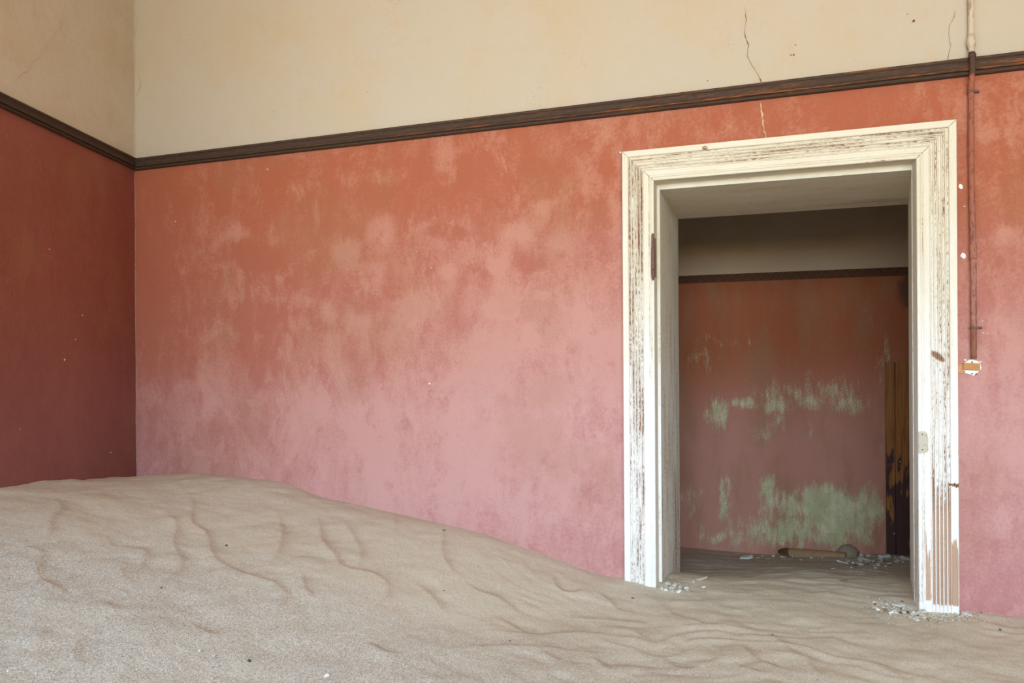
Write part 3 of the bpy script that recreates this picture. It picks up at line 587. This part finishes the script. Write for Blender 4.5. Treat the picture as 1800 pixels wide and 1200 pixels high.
loc(sweep('head_casing', prof, XR, XL, lambda U, W, H: (U, YW - H, ZT - W), wear_head, M['paint'], door, nu=200, mitre0=-1.0, mitre1=-1.0, seed=12))
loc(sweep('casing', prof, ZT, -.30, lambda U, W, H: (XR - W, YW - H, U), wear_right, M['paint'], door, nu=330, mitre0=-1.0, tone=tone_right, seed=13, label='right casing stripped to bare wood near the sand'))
# dark mitre joints
def ribbon(name, pts, wid, nrm, mat, parent=None, lift=.0008, jitter=.35, **p):
    """thin raised strip following points on a wall"""
    nrm = Vector(nrm); vs = []; fs = []; P = [Vector(q) for q in pts]
    for i, q in enumerate(P):
        t = (P[min(i + 1, len(P) - 1)] - P[max(i - 1, 0)]).normalized(); s = t.cross(nrm).normalized()
        w = wid[i] if hasattr(wid, '__len__') else wid; w *= 1 + jitter * random.uniform(-1, 1)
        vs += [q + s * w / 2 + nrm * lift * .2, q + nrm * lift, q - s * w / 2 + nrm * lift * .2]
    for i in range(len(P) - 1):
        a = i * 3; fs += [(a, a + 1, a + 4, a + 3), (a + 1, a + 2, a + 5, a + 4)]
    return link_mesh(name, vs, fs, mat, parent, **p)

PR = np.array(prof)
def hprof(w): return float(np.interp(w, PR[:-1, 0] + np.arange(len(PR) - 1) * 1e-7, PR[:-1, 1]))
for sx, xe in ((1, XL), (-1, XR)):
    for w0, w1 in ((.002, .024), (.084, .1215)):
        ws = np.linspace(w0, w1, 12); loc(ribbon('mitre_joint', [(xe + sx * w, YW - hprof(w) - .0004, ZT - w) for w in ws], .0013, (0, -1, 0), M['hole'], door, lift=.0004))

# lining: rebate stop and reveal boards, built as grids with grain
def board(name, quad, nu, nv, wearf, seed, along=0, tone=None, **p):
    A, B, Cc, Dd = [np.array(q, float) for q in quad]   # A->B along u, A->D across v
    u = np.linspace(0, 1, nu)[:, None, None]; v = np.linspace(0, 1, nv)[None, :, None]
    P = A * (1 - u) * (1 - v) + B * u * (1 - v) + Cc * u * v + Dd * (1 - u) * v
    Lu = np.linalg.norm(B - A); Lv = np.linalg.norm(Dd - A); U = np.broadcast_to(u[..., 0] * Lu, (nu, nv)); Vv = np.broadcast_to(v[..., 0] * Lv, (nu, nv))
    gr = np.stack([U.ravel() + seed * 3.1, Vv.ravel() * .45 + seed * .7, np.zeros(U.size)], 1); w = wearf(U, Vv)
    tn = np.full(U.size, .25) if tone is None else tone(U, Vv).ravel()
    return loc(link_mesh(name, P.reshape(-1, 3), grid_faces(nu, nv), M['paint'], door, attrs={'wear': w.ravel(), 'gr': gr, 'tone': tn, 'grime': np.full(U.size, .6)}, **p))
ys0, ys1 = YW + .060, 3.64
JL, JR, JZ = -.4190, .4770, 1.5545
wj = lambda U, V: .02 + .10 * fbm(U, V, 3, 2, 81)
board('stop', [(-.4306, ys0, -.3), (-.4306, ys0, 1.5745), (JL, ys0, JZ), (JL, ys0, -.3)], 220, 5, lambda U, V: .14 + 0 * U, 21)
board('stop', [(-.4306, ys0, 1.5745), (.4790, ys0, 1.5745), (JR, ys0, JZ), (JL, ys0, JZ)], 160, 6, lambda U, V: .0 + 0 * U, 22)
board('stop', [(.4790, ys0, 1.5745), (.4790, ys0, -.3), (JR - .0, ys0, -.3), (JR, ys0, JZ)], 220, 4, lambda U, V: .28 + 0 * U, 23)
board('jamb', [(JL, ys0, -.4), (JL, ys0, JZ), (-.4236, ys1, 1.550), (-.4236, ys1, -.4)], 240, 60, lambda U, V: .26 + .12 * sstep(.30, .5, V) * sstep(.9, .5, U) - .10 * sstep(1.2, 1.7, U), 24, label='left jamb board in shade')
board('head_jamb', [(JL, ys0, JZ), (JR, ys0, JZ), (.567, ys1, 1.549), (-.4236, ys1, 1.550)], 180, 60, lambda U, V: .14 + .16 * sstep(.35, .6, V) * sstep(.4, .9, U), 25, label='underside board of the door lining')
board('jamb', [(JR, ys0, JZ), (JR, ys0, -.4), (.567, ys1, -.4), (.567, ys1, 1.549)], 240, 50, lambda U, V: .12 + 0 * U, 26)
for a, b in (((-.4236, ys1, -.4), (-.50, ys1, -.4)), ((.567, ys1, -.4), (.60, ys1, -.4))):   # back edges of the lining
    board('lining_edge', [(a[0], ys1, -.4), (a[0], ys1, 1.55), (b[0], ys1, 1.63), (b[0], ys1, -.4)], 60, 4, wj, 27)
board('lining_edge', [(-.4236, ys1, 1.55), (.567, ys1, 1.549), (.60, ys1, 1.63), (-.50, ys1, 1.63)], 60, 4, wj, 28)

# hinge on the left casing edge
hz0, hz1 = 1.184, 1.368; hx, hy = -.4345, YW - .026
hg = empty('hinge', (hx, hy, hz0)); hg.parent = door; hg.location = (hx - .02, hy - YW, hz0); hg['label'] = 'rusty brown iron hinge pin'
def hpart(name, pts, rad):
    m_ = MB(); m_.tube(pts, rad, 14); return m_.link(name, M['hinge'], hg, smooth=True)
H_ = hz1 - hz0
hpart('pin_cap', [(0, 0, H_ * .69), (0, 0, H_ * .70), (0, 0, H_ * .97), (0, 0, H_ * 1.0)], [.0056, .0056, .0052, .0026])
hpart('knuckle', [(0, 0, H_ * .235), (0, 0, H_ * .25), (0, 0, H_ * .67), (0, 0, H_ * .69)], [.0068, .0076, .0074, .0062])
hpart('pin_tip', [(0, 0, 0), (0, 0, H_ * .02), (0, 0, H_ * .05), (0, 0, H_ * .21), (0, 0, H_ * .23)], [.0005, .0035, .0055, .0082, .0072])
m_ = MB().add(*box(-.002, .010, .004, .018, H_ * .08, H_ * .9)); m_.link('leaf', M['hinge'], hg)

# strike plate on the right casing
def pts_local(px_, py_, yy): return on_wall(px_, py_, yy)
sp = on_wall(1614.5, 758, YW - .0255); sq = on_wall(1631.5, 797, YW - .0255)
x0, x1, z1, z0 = sp[0], sq[0], sp[2], sq[2]
outl = [(x0, z0), (x0 + .006, z0 - .001), (x0 + .012, z0 + .002), (x1 - .012, z0 + .001), (x1 - .004, z0 + .004), (x1 + .001, z0 + .012), (x1, z0 + .03), (x1 + .001, z0 + .05), (x1 - .003, z1 - .006), (x1 - .008, z1), (x0 + .012, z1 + .001), (x0, z1 - .001)]
vv = [(a, YW - .0262, b) for a, b in outl] + [(a, YW - .0210, b) for a, b in outl]; k = len(outl)
ff = [tuple(range(k))] + [(i, i + k, (i + 1) % k + k, (i + 1) % k) for i in range(k)]
sk = loc(link_mesh('strike_plate', vv, ff, M['strike'], door, label='bare putty-grey patch of the missing lock plate'))
for zz in (z1 - .010, z0 + .013):
    m_ = MB().tube([(x0 + .012, YW - .0266, zz), (x0 + .012, YW - .0225, zz)], [.0022, .0022], 10); m_.link('screw_hole', M['hole'], sk)

# ------------------------------------------------------------------ cracks and flecks on the walls (parts of the wall)
def wall_line(px_pts, wid, mat, parent, left=False, name='crack', sub=5, jit=1.2, amp=None):
    P = []
    for a, b in zip(px_pts[:-1], px_pts[1:]):
        for i in range(sub):
            t = i / sub; x = a[0] + (b[0] - a[0]) * t + random.uniform(-jit, jit) * (i > 0); y = a[1] + (b[1] - a[1]) * t
            P.append((x, y))
    P.append(px_pts[-1]); f = on_left if left else on_wall
    W = [wid * (.5 + .9 * random.random()) * min(1, .25 + min(i, len(P) - 1 - i) / 4) for i in range(len(P))]
    nr = (nx, ny, 0) if left else (0, -1, 0)
    W3 = [f(*q) + np.array(nr) * .0028 for q in P]
    return ribbon(name, W3, W, nr, mat, parent)
wall_line([(1309, 12), (1312, 35), (1309, 58), (1310, 66), (1316, 80), (1313, 98), (1318, 108), (1326, 120), (1333, 133), (1338, 143)], .0014, M['crack'], wb)
wall_line([(1308, 62), (1311, 67)], .0055, M['crack'], wb, sub=3); wall_line([(1313, 74), (1316, 80)], .0060, M['crack'], wb, sub=3); wall_line([(1336, 138), (1338, 147)], .0075, M['crack'], wb, sub=3)
wall_line([(1679, 18), (1675, 34), (1668, 48), (1667, 60), (1671, 80), (1667, 100), (1665, 108)], .0009, M['crack'], wb)
wall_line([(1337, 177), (1338, 190), (1341, 210), (1343, 228), (1346, 243)], .0052, M['filler'], wb, name='filled_crack')
wall_line([(244, 26), (240, 50), (236, 72), (238, 95)], .0012, M['crack_fine'], wb); wall_line([(243, 130), (249, 145), (245, 160), (240, 172)], .0012, M['crack_fine'], wb)
wall_line([(112, 30), (106, 48), (94, 60), (85, 76), (73, 88), (68, 100), (55, 110), (47, 125), (35, 132), (26, 140), (23, 150)], .0014, M['crack_fine'], wl, left=True)
def fleck(px_, py_, r, mat, parent, left=False, name='bare_fleck', asp=1.0):
    f = on_left if left else on_wall; c = f(px_, py_); nr = np.array((nx, ny, 0.) if left else (0, -1., 0)); tx = np.array((-ny, nx, 0.)) if left else np.array((1., 0, 0))
    k = 9; vs = []; fs = []
    for i in range(k):
        th = 2 * math.pi * i / k; rr = r * random.uniform(.6, 1.2); vs.append(c + tx * math.cos(th) * rr + UP0 * math.sin(th) * rr * asp + nr * .0020)
    vs.append(c + nr * .0034); fs = [(i, (i + 1) % k, k) for i in range(k)]
    return link_mesh(name, vs, fs, mat, parent)
for (a, b, r, q) in ((1688, 328, .007, 1.6), (1695, 363, .0035, .6), (1691, 448, .006, 1.3), (1695, 451, .0065, 1.6), (471, 298, .004, .5), (470, 297, .003, .5), (1091, 268, .006, .6), (755, 674, .0045, .8), (309, 389, .003, 1), (1727, 564, .003, .5), (1728, 585, .004, .4), (1736, 586, .003, .5),
                     (1697, 632, .004, .8), (1723, 636, .004, .8), (307, 601, .002, 1), (733, 442, .002, 1), (759, 471, .0025, 1)):
    fleck(a, b, r, M['filler_white'], wb, asp=q)
for (a, b, r) in ((1606, 37, .005), (1595, 25, .002), (1420, 137, .003), (1395, 97, .0035), (1390, 97, .003), (1398, 79, .0025), (1244, 142, .0025), (503, 188, .002), (482, 196, .0025), (531, 175, .002), (1243, 260, .0)):
    if r: fleck(a, b, r, M['crack'], wb)
for (a, b, r, q) in ((113, 632, .0055, .8), (194, 795, .003, 1.6), (35, 754, .003, .7), (86, 438, .003, 1), (144, 554, .002, 2.5), (132, 596, .0015, 2), (6, 423, .004, .5)):
    fleck(a, b, r, M['filler_white'] if b > 430 else M['crack'], wl, left=True, asp=q)
def edge_line(z0, z1, mat):
    ribbon('worn_edge', [(-3.0585 + .0012 * math.sin(z * 9), YW - .003, z) for z in np.linspace(z0, z1, 40)], .0034, (0, -1, 0), mat, wb)
edge_line(.26, 1.843, M['worn_red']); edge_line(1.912, 3.2, M['worn_cream'])
fleck(258, 297, .006, M['filler_white'], wb, asp=.35)

# ------------------------------------------------------------------ conduit on the right
cp = empty('conduit_pipe', (.650, YW - .013, .875), label='thin rusted conduit pipe running down the wall right of the doorway', category='pipe')
def cl(p): return (p[0] - .650, p[1] - (YW - .013), p[2] - .875)
def cput(o): o.location = (-.650, -(YW - .013), -.875); return o
path = []
for z in np.linspace(.878, ZC, 150):
    y = YW - .012 - .018 * float(sstep(.07, .02, abs(z - 1.877))); x = .650 + .0018 * math.sin(z * 2.2) + .0014 * math.sin(z * 7)
    path.append((x, y, z))
m_ = MB().tube(path, [.0095 + .0006 * random.uniform(-1, 1) for _ in path], 14); cput(m_.link('pipe', M['pipe'], cp, smooth=True))
def at_z(py_): return float(on_wall(1707, py_)[2])
def px_at(z): return .650 + .0018 * math.sin(z * 2.2) + .0014 * math.sin(z * 7)
z = at_z(443); m_ = MB().tube([(px_at(z), YW - .012, z - .026), (px_at(z), YW - .012, z - .024), (px_at(z), YW - .012, z + .022), (px_at(z), YW - .012, z + .026)], [.0098, .0118, .0118, .0098], 14); cput(m_.link('coupling', M['pipe'], cp, smooth=True))
z = at_z(77); m_ = MB().tube([(px_at(z), YW - .012, z - .024), (px_at(z), YW - .012, z - .012), (px_at(z), YW - .012, z), (px_at(z), YW - .012, z + .012), (px_at(z), YW - .012, z + .028)], [.0098, .0130, .0150, .0125, .0098], 14); cput(m_.link('coupling', M['pipe'], cp, smooth=True, label='lumpy cream-painted coupling'))
z = at_z(104); m_ = MB().tube([(px_at(z), YW - .028, z - .006), (px_at(z), YW - .027, z + .004), (px_at(z), YW - .024, z + .010)], [.0112, .0125, .0105], 14); cput(m_.link('collar', M['pipe'], cp, smooth=True))
for py_ in (163, 576):
    z = at_z(py_); m_ = MB().tube([(px_at(z), YW - .012, z - .004), (px_at(z), YW - .012, z + .004)], [.0122, .0122], 14)
    m_.add(*box(px_at(z) + .008, px_at(z) + .026, YW - .010, YW - .0015, z - .0035, z + .0035)); m_.tube([(px_at(z) + .020, YW - .010, z), (px_at(z) + .020, YW - .014, z)], [.003, .0024], 8)
    cput(m_.link('clamp', M['hinge'], cp))

# round switch mount at the foot of the pipe
c = on_wall(1708, 646); sm = empty('switch_mount', tuple(c), label='round white plaster hole with a wooden block below the conduit pipe', category='switch mount')
k = 26; vs = []; R = .0275
rr = [R * (1 + .10 * random.uniform(-1, 1)) for _ in range(k)]
for lv, (sc, dd) in enumerate(((1.0, 0), (.96, -.004), (.80, -.005))):
    for i in range(k): th = 2 * math.pi * i / k; vs.append((rr[i] * sc * math.cos(th), dd - .001, rr[i] * sc * math.sin(th)))
vs.append((0, -.0035, 0)); fs = [(l * k + i, l * k + (i + 1) % k, (l + 1) * k + (i + 1) % k, (l + 1) * k + i) for l in range(2) for i in range(k)] + [(2 * k + i, 2 * k + (i + 1) % k, 3 * k) for i in range(k)]
link_mesh('plaster_disc', vs, fs, M['filler_white'], sm)
v, f = box(-.0275, .0225, -.0125, -.001, -.0085, .0155); v = [(a, b, cc + (.002 if a < 0 else -.001)) for a, b, cc in v]; bo = link_mesh('wooden_block', v, f, M['block'], sm)
bm_ = bo.modifiers.new('b', 'BEVEL'); bm_.width = .002; bm_.segments = 2
for a, b in ((-.019, -.006), (.0, -.021), (.012, -.022), (.0, .019)):
    MB().tube([(a, -.0062, b), (a, -.003, b)], [.0024, .0026], 8).link('screw_hole', M['hole'], sm)
v, f = box(-.048, -.024, -.004, -.0005, -.018, .012); link_mesh('bare_plaster_patch', v, f, M['brown_plaster'], sm)

# ------------------------------------------------------------------ boarded panel in the next room
a = on_wall(1556, 636, YF); b = on_wall(1552.5, 974, YF); zt = a[2]; xa = a[0]
d2 = empty('door_2', (xa, YF, -.35), kind='structure', label='orange and dark stained plank door in the next room')
def plank(xl, xr, zt_, k):
    v = []; n_ = 10
    for j in range(n_ + 1):
        z = -.45 + (zt_ + .45) * j / n_
        for (x, y) in ((xl, YF - .004), (xl + .0015, YF - .022 - .0015 * k), (xr - .0015, YF - .022 - .0015 * k), (xr, YF - .004)): v.append((x - xa + random.uniform(-.0006, .0006), y - YF, z + .35))
    f = [(j * 4 + i, j * 4 + i + 1, j * 4 + 5 + i, j * 4 + 4 + i) for j in range(n_) for i in range(3)] + [(n_ * 4, n_ * 4 + 1, n_ * 4 + 2, n_ * 4 + 3)]
    o = link_mesh('plank', v, f, M['plank'], d2); return o
xw = .0005
P1 = plank(xa, xa + .047, zt, 0); plank(xa + .050, xa + .160, zt - .001, 1); plank(xa + .163, xa + .28, zt, 0); plank(xa + .283, xa + .40, zt, 1)
v, f = box(-.006, -.001, -.012, -.001, -.1, zt + .35 + .004); link_mesh('edge_strip', v, f, M['peg'], d2)
for (pa, pb) in ((1582, 811), (1572, 937)):
    q = on_wall(pa, pb, YF - .024); MB().tube([(q[0] - xa, -.026, q[2] + .35), (q[0] - xa, -.022, q[2] + .35)], [.004, .0045], 10).link('screw', M['screw'], d2)
q = on_wall(1592, 488, YF)
vs = [];  k = 8   # broken plaster knob at the sooty corner

# ------------------------------------------------------------------ wooden peg and lump by the far wall
def put_on_sand(px_, py_): return on_sand(px_, py_)
e1 = on_wall(1368, 968.5, YF - .10); e2 = on_wall(1462, 974, YF - .16)
pg = empty('wooden_peg', tuple(e1), label='pale squared wooden peg with dark pointed end lying against the far red wall', category='peg')
ax = Vector(e2 - e1); L = ax.length; ax.normalize(); sd = ax.cross(Vector((0, 0, 1))).normalized(); upv = sd.cross(ax)
def peg_mesh(name, st, mat):
    v = []
    for (t, w, h) in st:
        c0 = ax * (t * L)
        for a_, b_ in ((-1, -1), (1, -1), (1, .6), (.5, 1), (-.5, 1), (-1, .6)): v.append(c0 + sd * a_ * w + upv * b_ * h)
    k = 6; n_ = len(st); f = [(i * k + j, i * k + (j + 1) % k, (i + 1) * k + (j + 1) % k, (i + 1) * k + j) for i in range(n_ - 1) for j in range(k)] + [tuple(range(k))[::-1], tuple((n_ - 1) * k + j for j in range(k))]
    return link_mesh(name, v, f, mat, pg)
peg_mesh('tip', [(.0, .004, .007), (.04, .015, .014), (.10, .024, .019), (.21, .026, .021)], M['peg_end'])
peg_mesh('shaft', [(.21, .024, .020), (.5, .025, .020), (.8, .024, .019), (1.05, .024, .016), (1.25, .024, .014)], M['peg'])

cpos = on_wall(1490, 971, YF - .07); vs = []; fs = []
for a_, zz in ((1.0, -.04), (.95, .012), (.72, .034), (.35, .046)):
    for i in range(10): th = 2 * math.pi * i / 10; vs.append((.062 * a_ * math.cos(th) * random.uniform(.85, 1.1), .045 * a_ * math.sin(th), zz + random.uniform(-.003, .003)))
fs = [(l * 10 + i, l * 10 + (i + 1) % 10, (l + 1) * 10 + (i + 1) % 10, (l + 1) * 10 + i) for l in range(3) for i in range(10)] + [tuple(range(30, 40))]
clod = link_mesh('sand_clod', vs, fs, M['clod'], smooth=True, label='rounded sand-coloured clod at the far end of the wooden peg', category='clod'); clod.location = tuple(cpos)

# ------------------------------------------------------------------ rubble
def chip_mesh(name, kind, seed):
    r = random.Random(seed); k = r.choice((5, 6, 7)); v = []
    if kind == 'flake':
        th0 = r.random() * 6; cur = r.uniform(.1, .35)
        for lv, (s, h) in enumerate(((1.0, 0), (.92, .16))):
            for i in range(k):
                th = th0 + 2 * math.pi * i / k; rr = s * r.uniform(.75, 1.1) if lv == 0 else s * math.hypot(*v[i][:2]); x = rr * math.cos(th); y = rr * math.sin(th) * .62
                v.append((x, y, h + cur * x * x * .5))
        f = [tuple(range(k))[::-1], tuple(range(k, 2 * k))] + [(i, (i + 1) % k, (i + 1) % k + k, i + k) for i in range(k)]
    else:
        for (s, h) in ((.7, -.25), (1.0, .15), (.6, .55)):
            for i in range(k):
                th = 2 * math.pi * i / k + h; rr = s * r.uniform(.75, 1.15); v.append((rr * math.cos(th), rr * math.sin(th) * .72, h * r.uniform(.8, 1.2)))
        f = [tuple(range(k))[::-1], tuple(range(2 * k, 3 * k))] + [(l * k + i, l * k + (i + 1) % k, (l + 1) * k + (i + 1) % k, (l + 1) * k + i) for l in range(2) for i in range(k)]
    me = bpy.data.meshes.new(name); me.from_pydata(v, [], f); me.update(); return me
LIB = {}
for kind in ('flake', 'lump'):
    for mk in ('chip_grey', 'chip_white', 'chip_dark', 'chip_tan'):
        for s in range(4):
            me = chip_mesh('chip', kind, s * 7 + len(LIB)); me.materials.append(M[mk]); LIB[(kind, mk, s)] = me
def place_chip(name, px_, py_, size_px, kind, mk, label, cat, group=None, rz=None, tilt=.35, sink=.15, asp=1.0):
    p = on_sand(px_, py_); depth = float((p - CAM) @ FW); r = size_px * depth / F / 2
    o = bpy.data.objects.new(name, LIB[(kind, mk, random.randrange(4))]); COL.objects.link(o)
    o.location = (p[0], p[1], float(sand_h(p[0], p[1])) + r * (.10 if kind == 'flake' else .12)); o.scale = (r, r * asp, r * (1.0 if kind == 'flake' else .8))
    o.rotation_euler = (random.uniform(-tilt, tilt), random.uniform(-tilt, tilt), random.random() * 6.28 if rz is None else rz)
    o['label'] = label; o['category'] = cat
    if group: o['group'] = group
    return o
# the ones that stand out
SP = [('paint_flake', 1481, 991, 26, 'flake', 'chip_white', 'largest white curled paint flake lying on sand inside the next room', 'flake'),
      ('paint_flake', 1464, 1000, 9, 'flake', 'chip_white', 'small bright white flake just below the large curled one in the next room', 'flake'),
      ('plaster_slab', 1312, 982, 30, 'flake', 'chip_grey', 'grey triangular plaster slab near the left foot of the far red wall', 'plaster slab'),
      ('plaster_slab', 1558, 980, 20, 'lump', 'chip_grey', 'grey plaster piece at the foot of the dark plank door', 'plaster slab'),
      ('plaster_slab', 1590, 984, 22, 'lump', 'chip_grey', 'grey plaster piece half hidden behind the right door jamb', 'plaster slab'),
      ('plaster_lump', 1173, 1026, 12, 'lump', 'chip_grey', 'biggest grey lump against the left door jamb', 'plaster'),
      ('plaster_shard', 1232, 1019, 26, 'flake', 'chip_tan', 'long tan shard lying just inside the left jamb', 'shard'),
      ('paint_flake', 1219, 1023, 10, 'flake', 'chip_white', 'narrow white flake beside the long tan shard', 'flake'),
      ('paint_flake', 1237, 1032, 8, 'flake', 'chip_white', 'rounded white flake on open sand right of the left jamb heap', 'flake'),
      ('plaster_lump', 1622, 1077, 18, 'lump', 'chip_grey', 'rounded grey lump under the bare foot of the right casing', 'plaster'),
      ('plaster_lump', 1657, 1084, 12, 'lump', 'chip_grey', 'pale grey lump alone in front of the right casing', 'plaster'),
      ('plaster_slab', 1578, 1065, 26, 'flake', 'chip_grey', 'broad flat grey slab left of the right jamb', 'plaster slab'),
      ('wood_splinter', 1482, 1021, 18, 'flake', 'chip_dark', 'thin dark splinter on the sand inside the doorway', 'splinter'),
      ('stone_chip', 1112, 1051, 8, 'flake', 'chip_dark', 'dark grey chip on sand in front of the left casing', 'stone'),
      ('stone_chip', 1758, 1107, 7, 'lump', 'chip_dark', 'dark oval pebble at lower right near the pink wall', 'stone'),
      ('stone_chip', 1358, 1116, 5, 'lump', 'chip_dark', 'small black pebble on rippled sand in front of the doorway', 'stone'),
      ('stone_chip', 781, 932, 8, 'flake', 'chip_dark', 'dark chip high on the dune slope under the pink wall', 'stone'),
      ('stone_chip', 398, 959, 7, 'lump', 'chip_dark', 'dark pebble on the left dune below its crest', 'stone'),
      ('stone_chip', 438, 1162, 10, 'lump', 'chip_dark', 'dark grey pebble in the foreground left of centre', 'stone'),
      ('shell_chip', 574, 1188, 12, 'lump', 'chip_white', 'largest white chip at the bottom edge of the dune', 'chip'),
      ('shell_chip', 351, 1144, 8, 'lump', 'chip_white', 'white chip beside a grey one in the left foreground', 'chip'),
      ('shell_chip', 376, 1153, 9, 'lump', 'chip_grey', 'greenish grey chip just right of a white one in the left foreground', 'chip'),
      ('shell_chip', 284, 1178, 6, 'lump', 'chip_white', 'white chip near the bottom edge at far left centre', 'chip'),
      ('shell_chip', 14, 1179, 6, 'lump', 'chip_white', 'white chip in the bottom left corner', 'chip'),
      ('stone_chip', 896, 1126, 6, 'flake', 'chip_dark', 'dark chip on the sand at the bottom centre', 'stone'),
      ('stone_chip', 780, 1038, 4, 'lump', 'chip_dark', 'tiny dark pebble on the dune slope below the middle of the pink wall', 'stone'),
      ('stone_chip', 1437, 1195, 7, 'flake', 'chip_dark', 'dark chip at the bottom edge in front of the doorway', 'stone'),
      ('stone_chip', 534, 956, 4, 'flake', 'chip_dark', 'small dark chip on the dune right of the crest', 'stone'),
      ('stone_chip', 283, 1033, 6, 'lump', 'chip_dark', 'dark pebble in the middle of the left dune face', 'stone')]
for nm, a, b, s, kd, mk, lb, ct in SP:
    o = place_chip(nm, a, b, s, kd, mk, lb, ct, rz=(.2 if s > 15 else None), asp=(.25 if 'splinter' in nm else (.45 if 'long tan' in lb else 1)))
# heaps: (centre px, spread px, count, sizes)
def heap(cx_, cy_, sx, sy, n, smin, smax, label, group, mix=(.55, .2, .15, .1), name='plaster_chip', cat='chip', shape=None):
    for i in range(n):
        while True:
            a = random.gauss(0, .55); b = random.gauss(0, .55)
            if abs(a) < 1.2 and abs(b) < 1.2: break
        mk = random.choices(('chip_grey', 'chip_white', 'chip_dark', 'chip_tan'), mix)[0]
        px_, py_ = cx_ + a * sx, cy_ + b * sy
        if 1092 < px_ < 1170 and py_ < 1032: continue
        if 1600 < px_ < 1688 and py_ < 1075: py_ = 1076 + random.random() * 12
        sz = random.uniform(smin, smax) * 1.2 * (.65 if mk == 'chip_dark' else 1); kd = random.choice(('flake', 'lump'))
        big = 'larger' if sz > (smin + smax) / 2 else 'tiny'; cw = {'chip_grey': 'grey plaster', 'chip_white': 'white paint', 'chip_dark': 'dark stone', 'chip_tan': 'tan mortar'}[mk]
        place_chip(name, px_, py_, sz, kd, mk, big + ' ' + ('flat' if kd == 'flake' else 'lumpy') + ' ' + cw + ' ' + label, cat, group, tilt=.6)
heap(1186, 1032, 22, 8, 34, 5, 11, 'chip in the heap at the foot of the left door jamb', 'chips at the left jamb')
heap(1570, 1070, 40, 11, 46, 4, 12, 'chip scattered on sand left of the right door jamb', 'chips left of the right jamb')
heap(1640, 1085, 55, 8, 46, 4, 9, 'chip scattered in front of the right casing', 'chips before the right casing')
heap(1700, 1080, 26, 5, 26, 4, 9, 'chip strewn on sand right of the right casing', 'chips right of the right casing')
heap(1535, 985, 52, 12, 64, 4, 11, 'chip strewn below the plank door in the next room', 'chips below the plank door')
heap(1375, 980, 75, 4, 26, 3, 8, 'chip along the foot of the far red wall', 'chips along the far wall')
# sharp grit too small and too many to count
def grit(name, spots, mk, lab):
    m_ = MB()
    for (px_, py_, s) in spots:
        p = on_sand(px_, py_)
        if p[1] > YF - .03: continue
        r = .8 * s * float((p - CAM) @ FW) / F / 2; a = random.random() * 6; q = []
        for i in range(4): q.append((p[0] + r * math.cos(a + i * 1.57) * random.uniform(.6, 1.1), p[1] + r * math.sin(a + i * 1.57) * random.uniform(.6, 1.1), p[2] - r * .2))
        q.append((p[0] + r * random.uniform(-.4, .4), p[1] + r * random.uniform(-.4, .4), p[2] + r * .55)); m_.add(q, [(0, 1, 4), (1, 2, 4), (2, 3, 4), (3, 0, 4)])
    m_.link(name, M[mk], kind='stuff', label=lab, category='grit')
def scat(n, x0, x1, y0, y1, s0, s1): return [(random.uniform(x0, x1), random.uniform(y0, y1), random.uniform(s0, s1)) for _ in range(n)]
def clus(n, cx_, cy_, sx, sy, s0, s1): return [(cx_ + random.gauss(0, sx), max(cy_ + random.gauss(0, sy), 0), random.uniform(s0, s1)) for _ in range(n)]
grit('white_grit', scat(150, 0, 1100, 1040, 1198, 1.0, 2.6) + scat(120, 0, 560, 890, 1198, 1.0, 2.2) + scat(50, 1000, 1790, 1095, 1198, 1.4, 3) + clus(60, 1190, 1032, 26, 8, 1.6, 4) + clus(120, 1640, 1084, 50, 7, 1.6, 4) + clus(60, 1560, 1068, 28, 8, 1.6, 4) + clus(110, 1530, 985, 36, 9, 1.6, 4) + clus(40, 1375, 981, 60, 3, 1.5, 3.5), 'chip_white', 'white shell grit scattered over the sand')
grit('dark_grit', scat(110, 0, 1790, 1095, 1198, 1.2, 2.8) + scat(80, 0, 700, 900, 1198, 1.2, 2.8) + clus(50, 1190, 1034, 24, 7, 1.6, 4) + clus(110, 1640, 1085, 50, 7, 1.6, 5) + clus(60, 1560, 1070, 28, 8, 1.6, 5) + clus(90, 1530, 985, 36, 9, 1.6, 4), 'chip_dark', 'dark stone grit scattered over the sand')
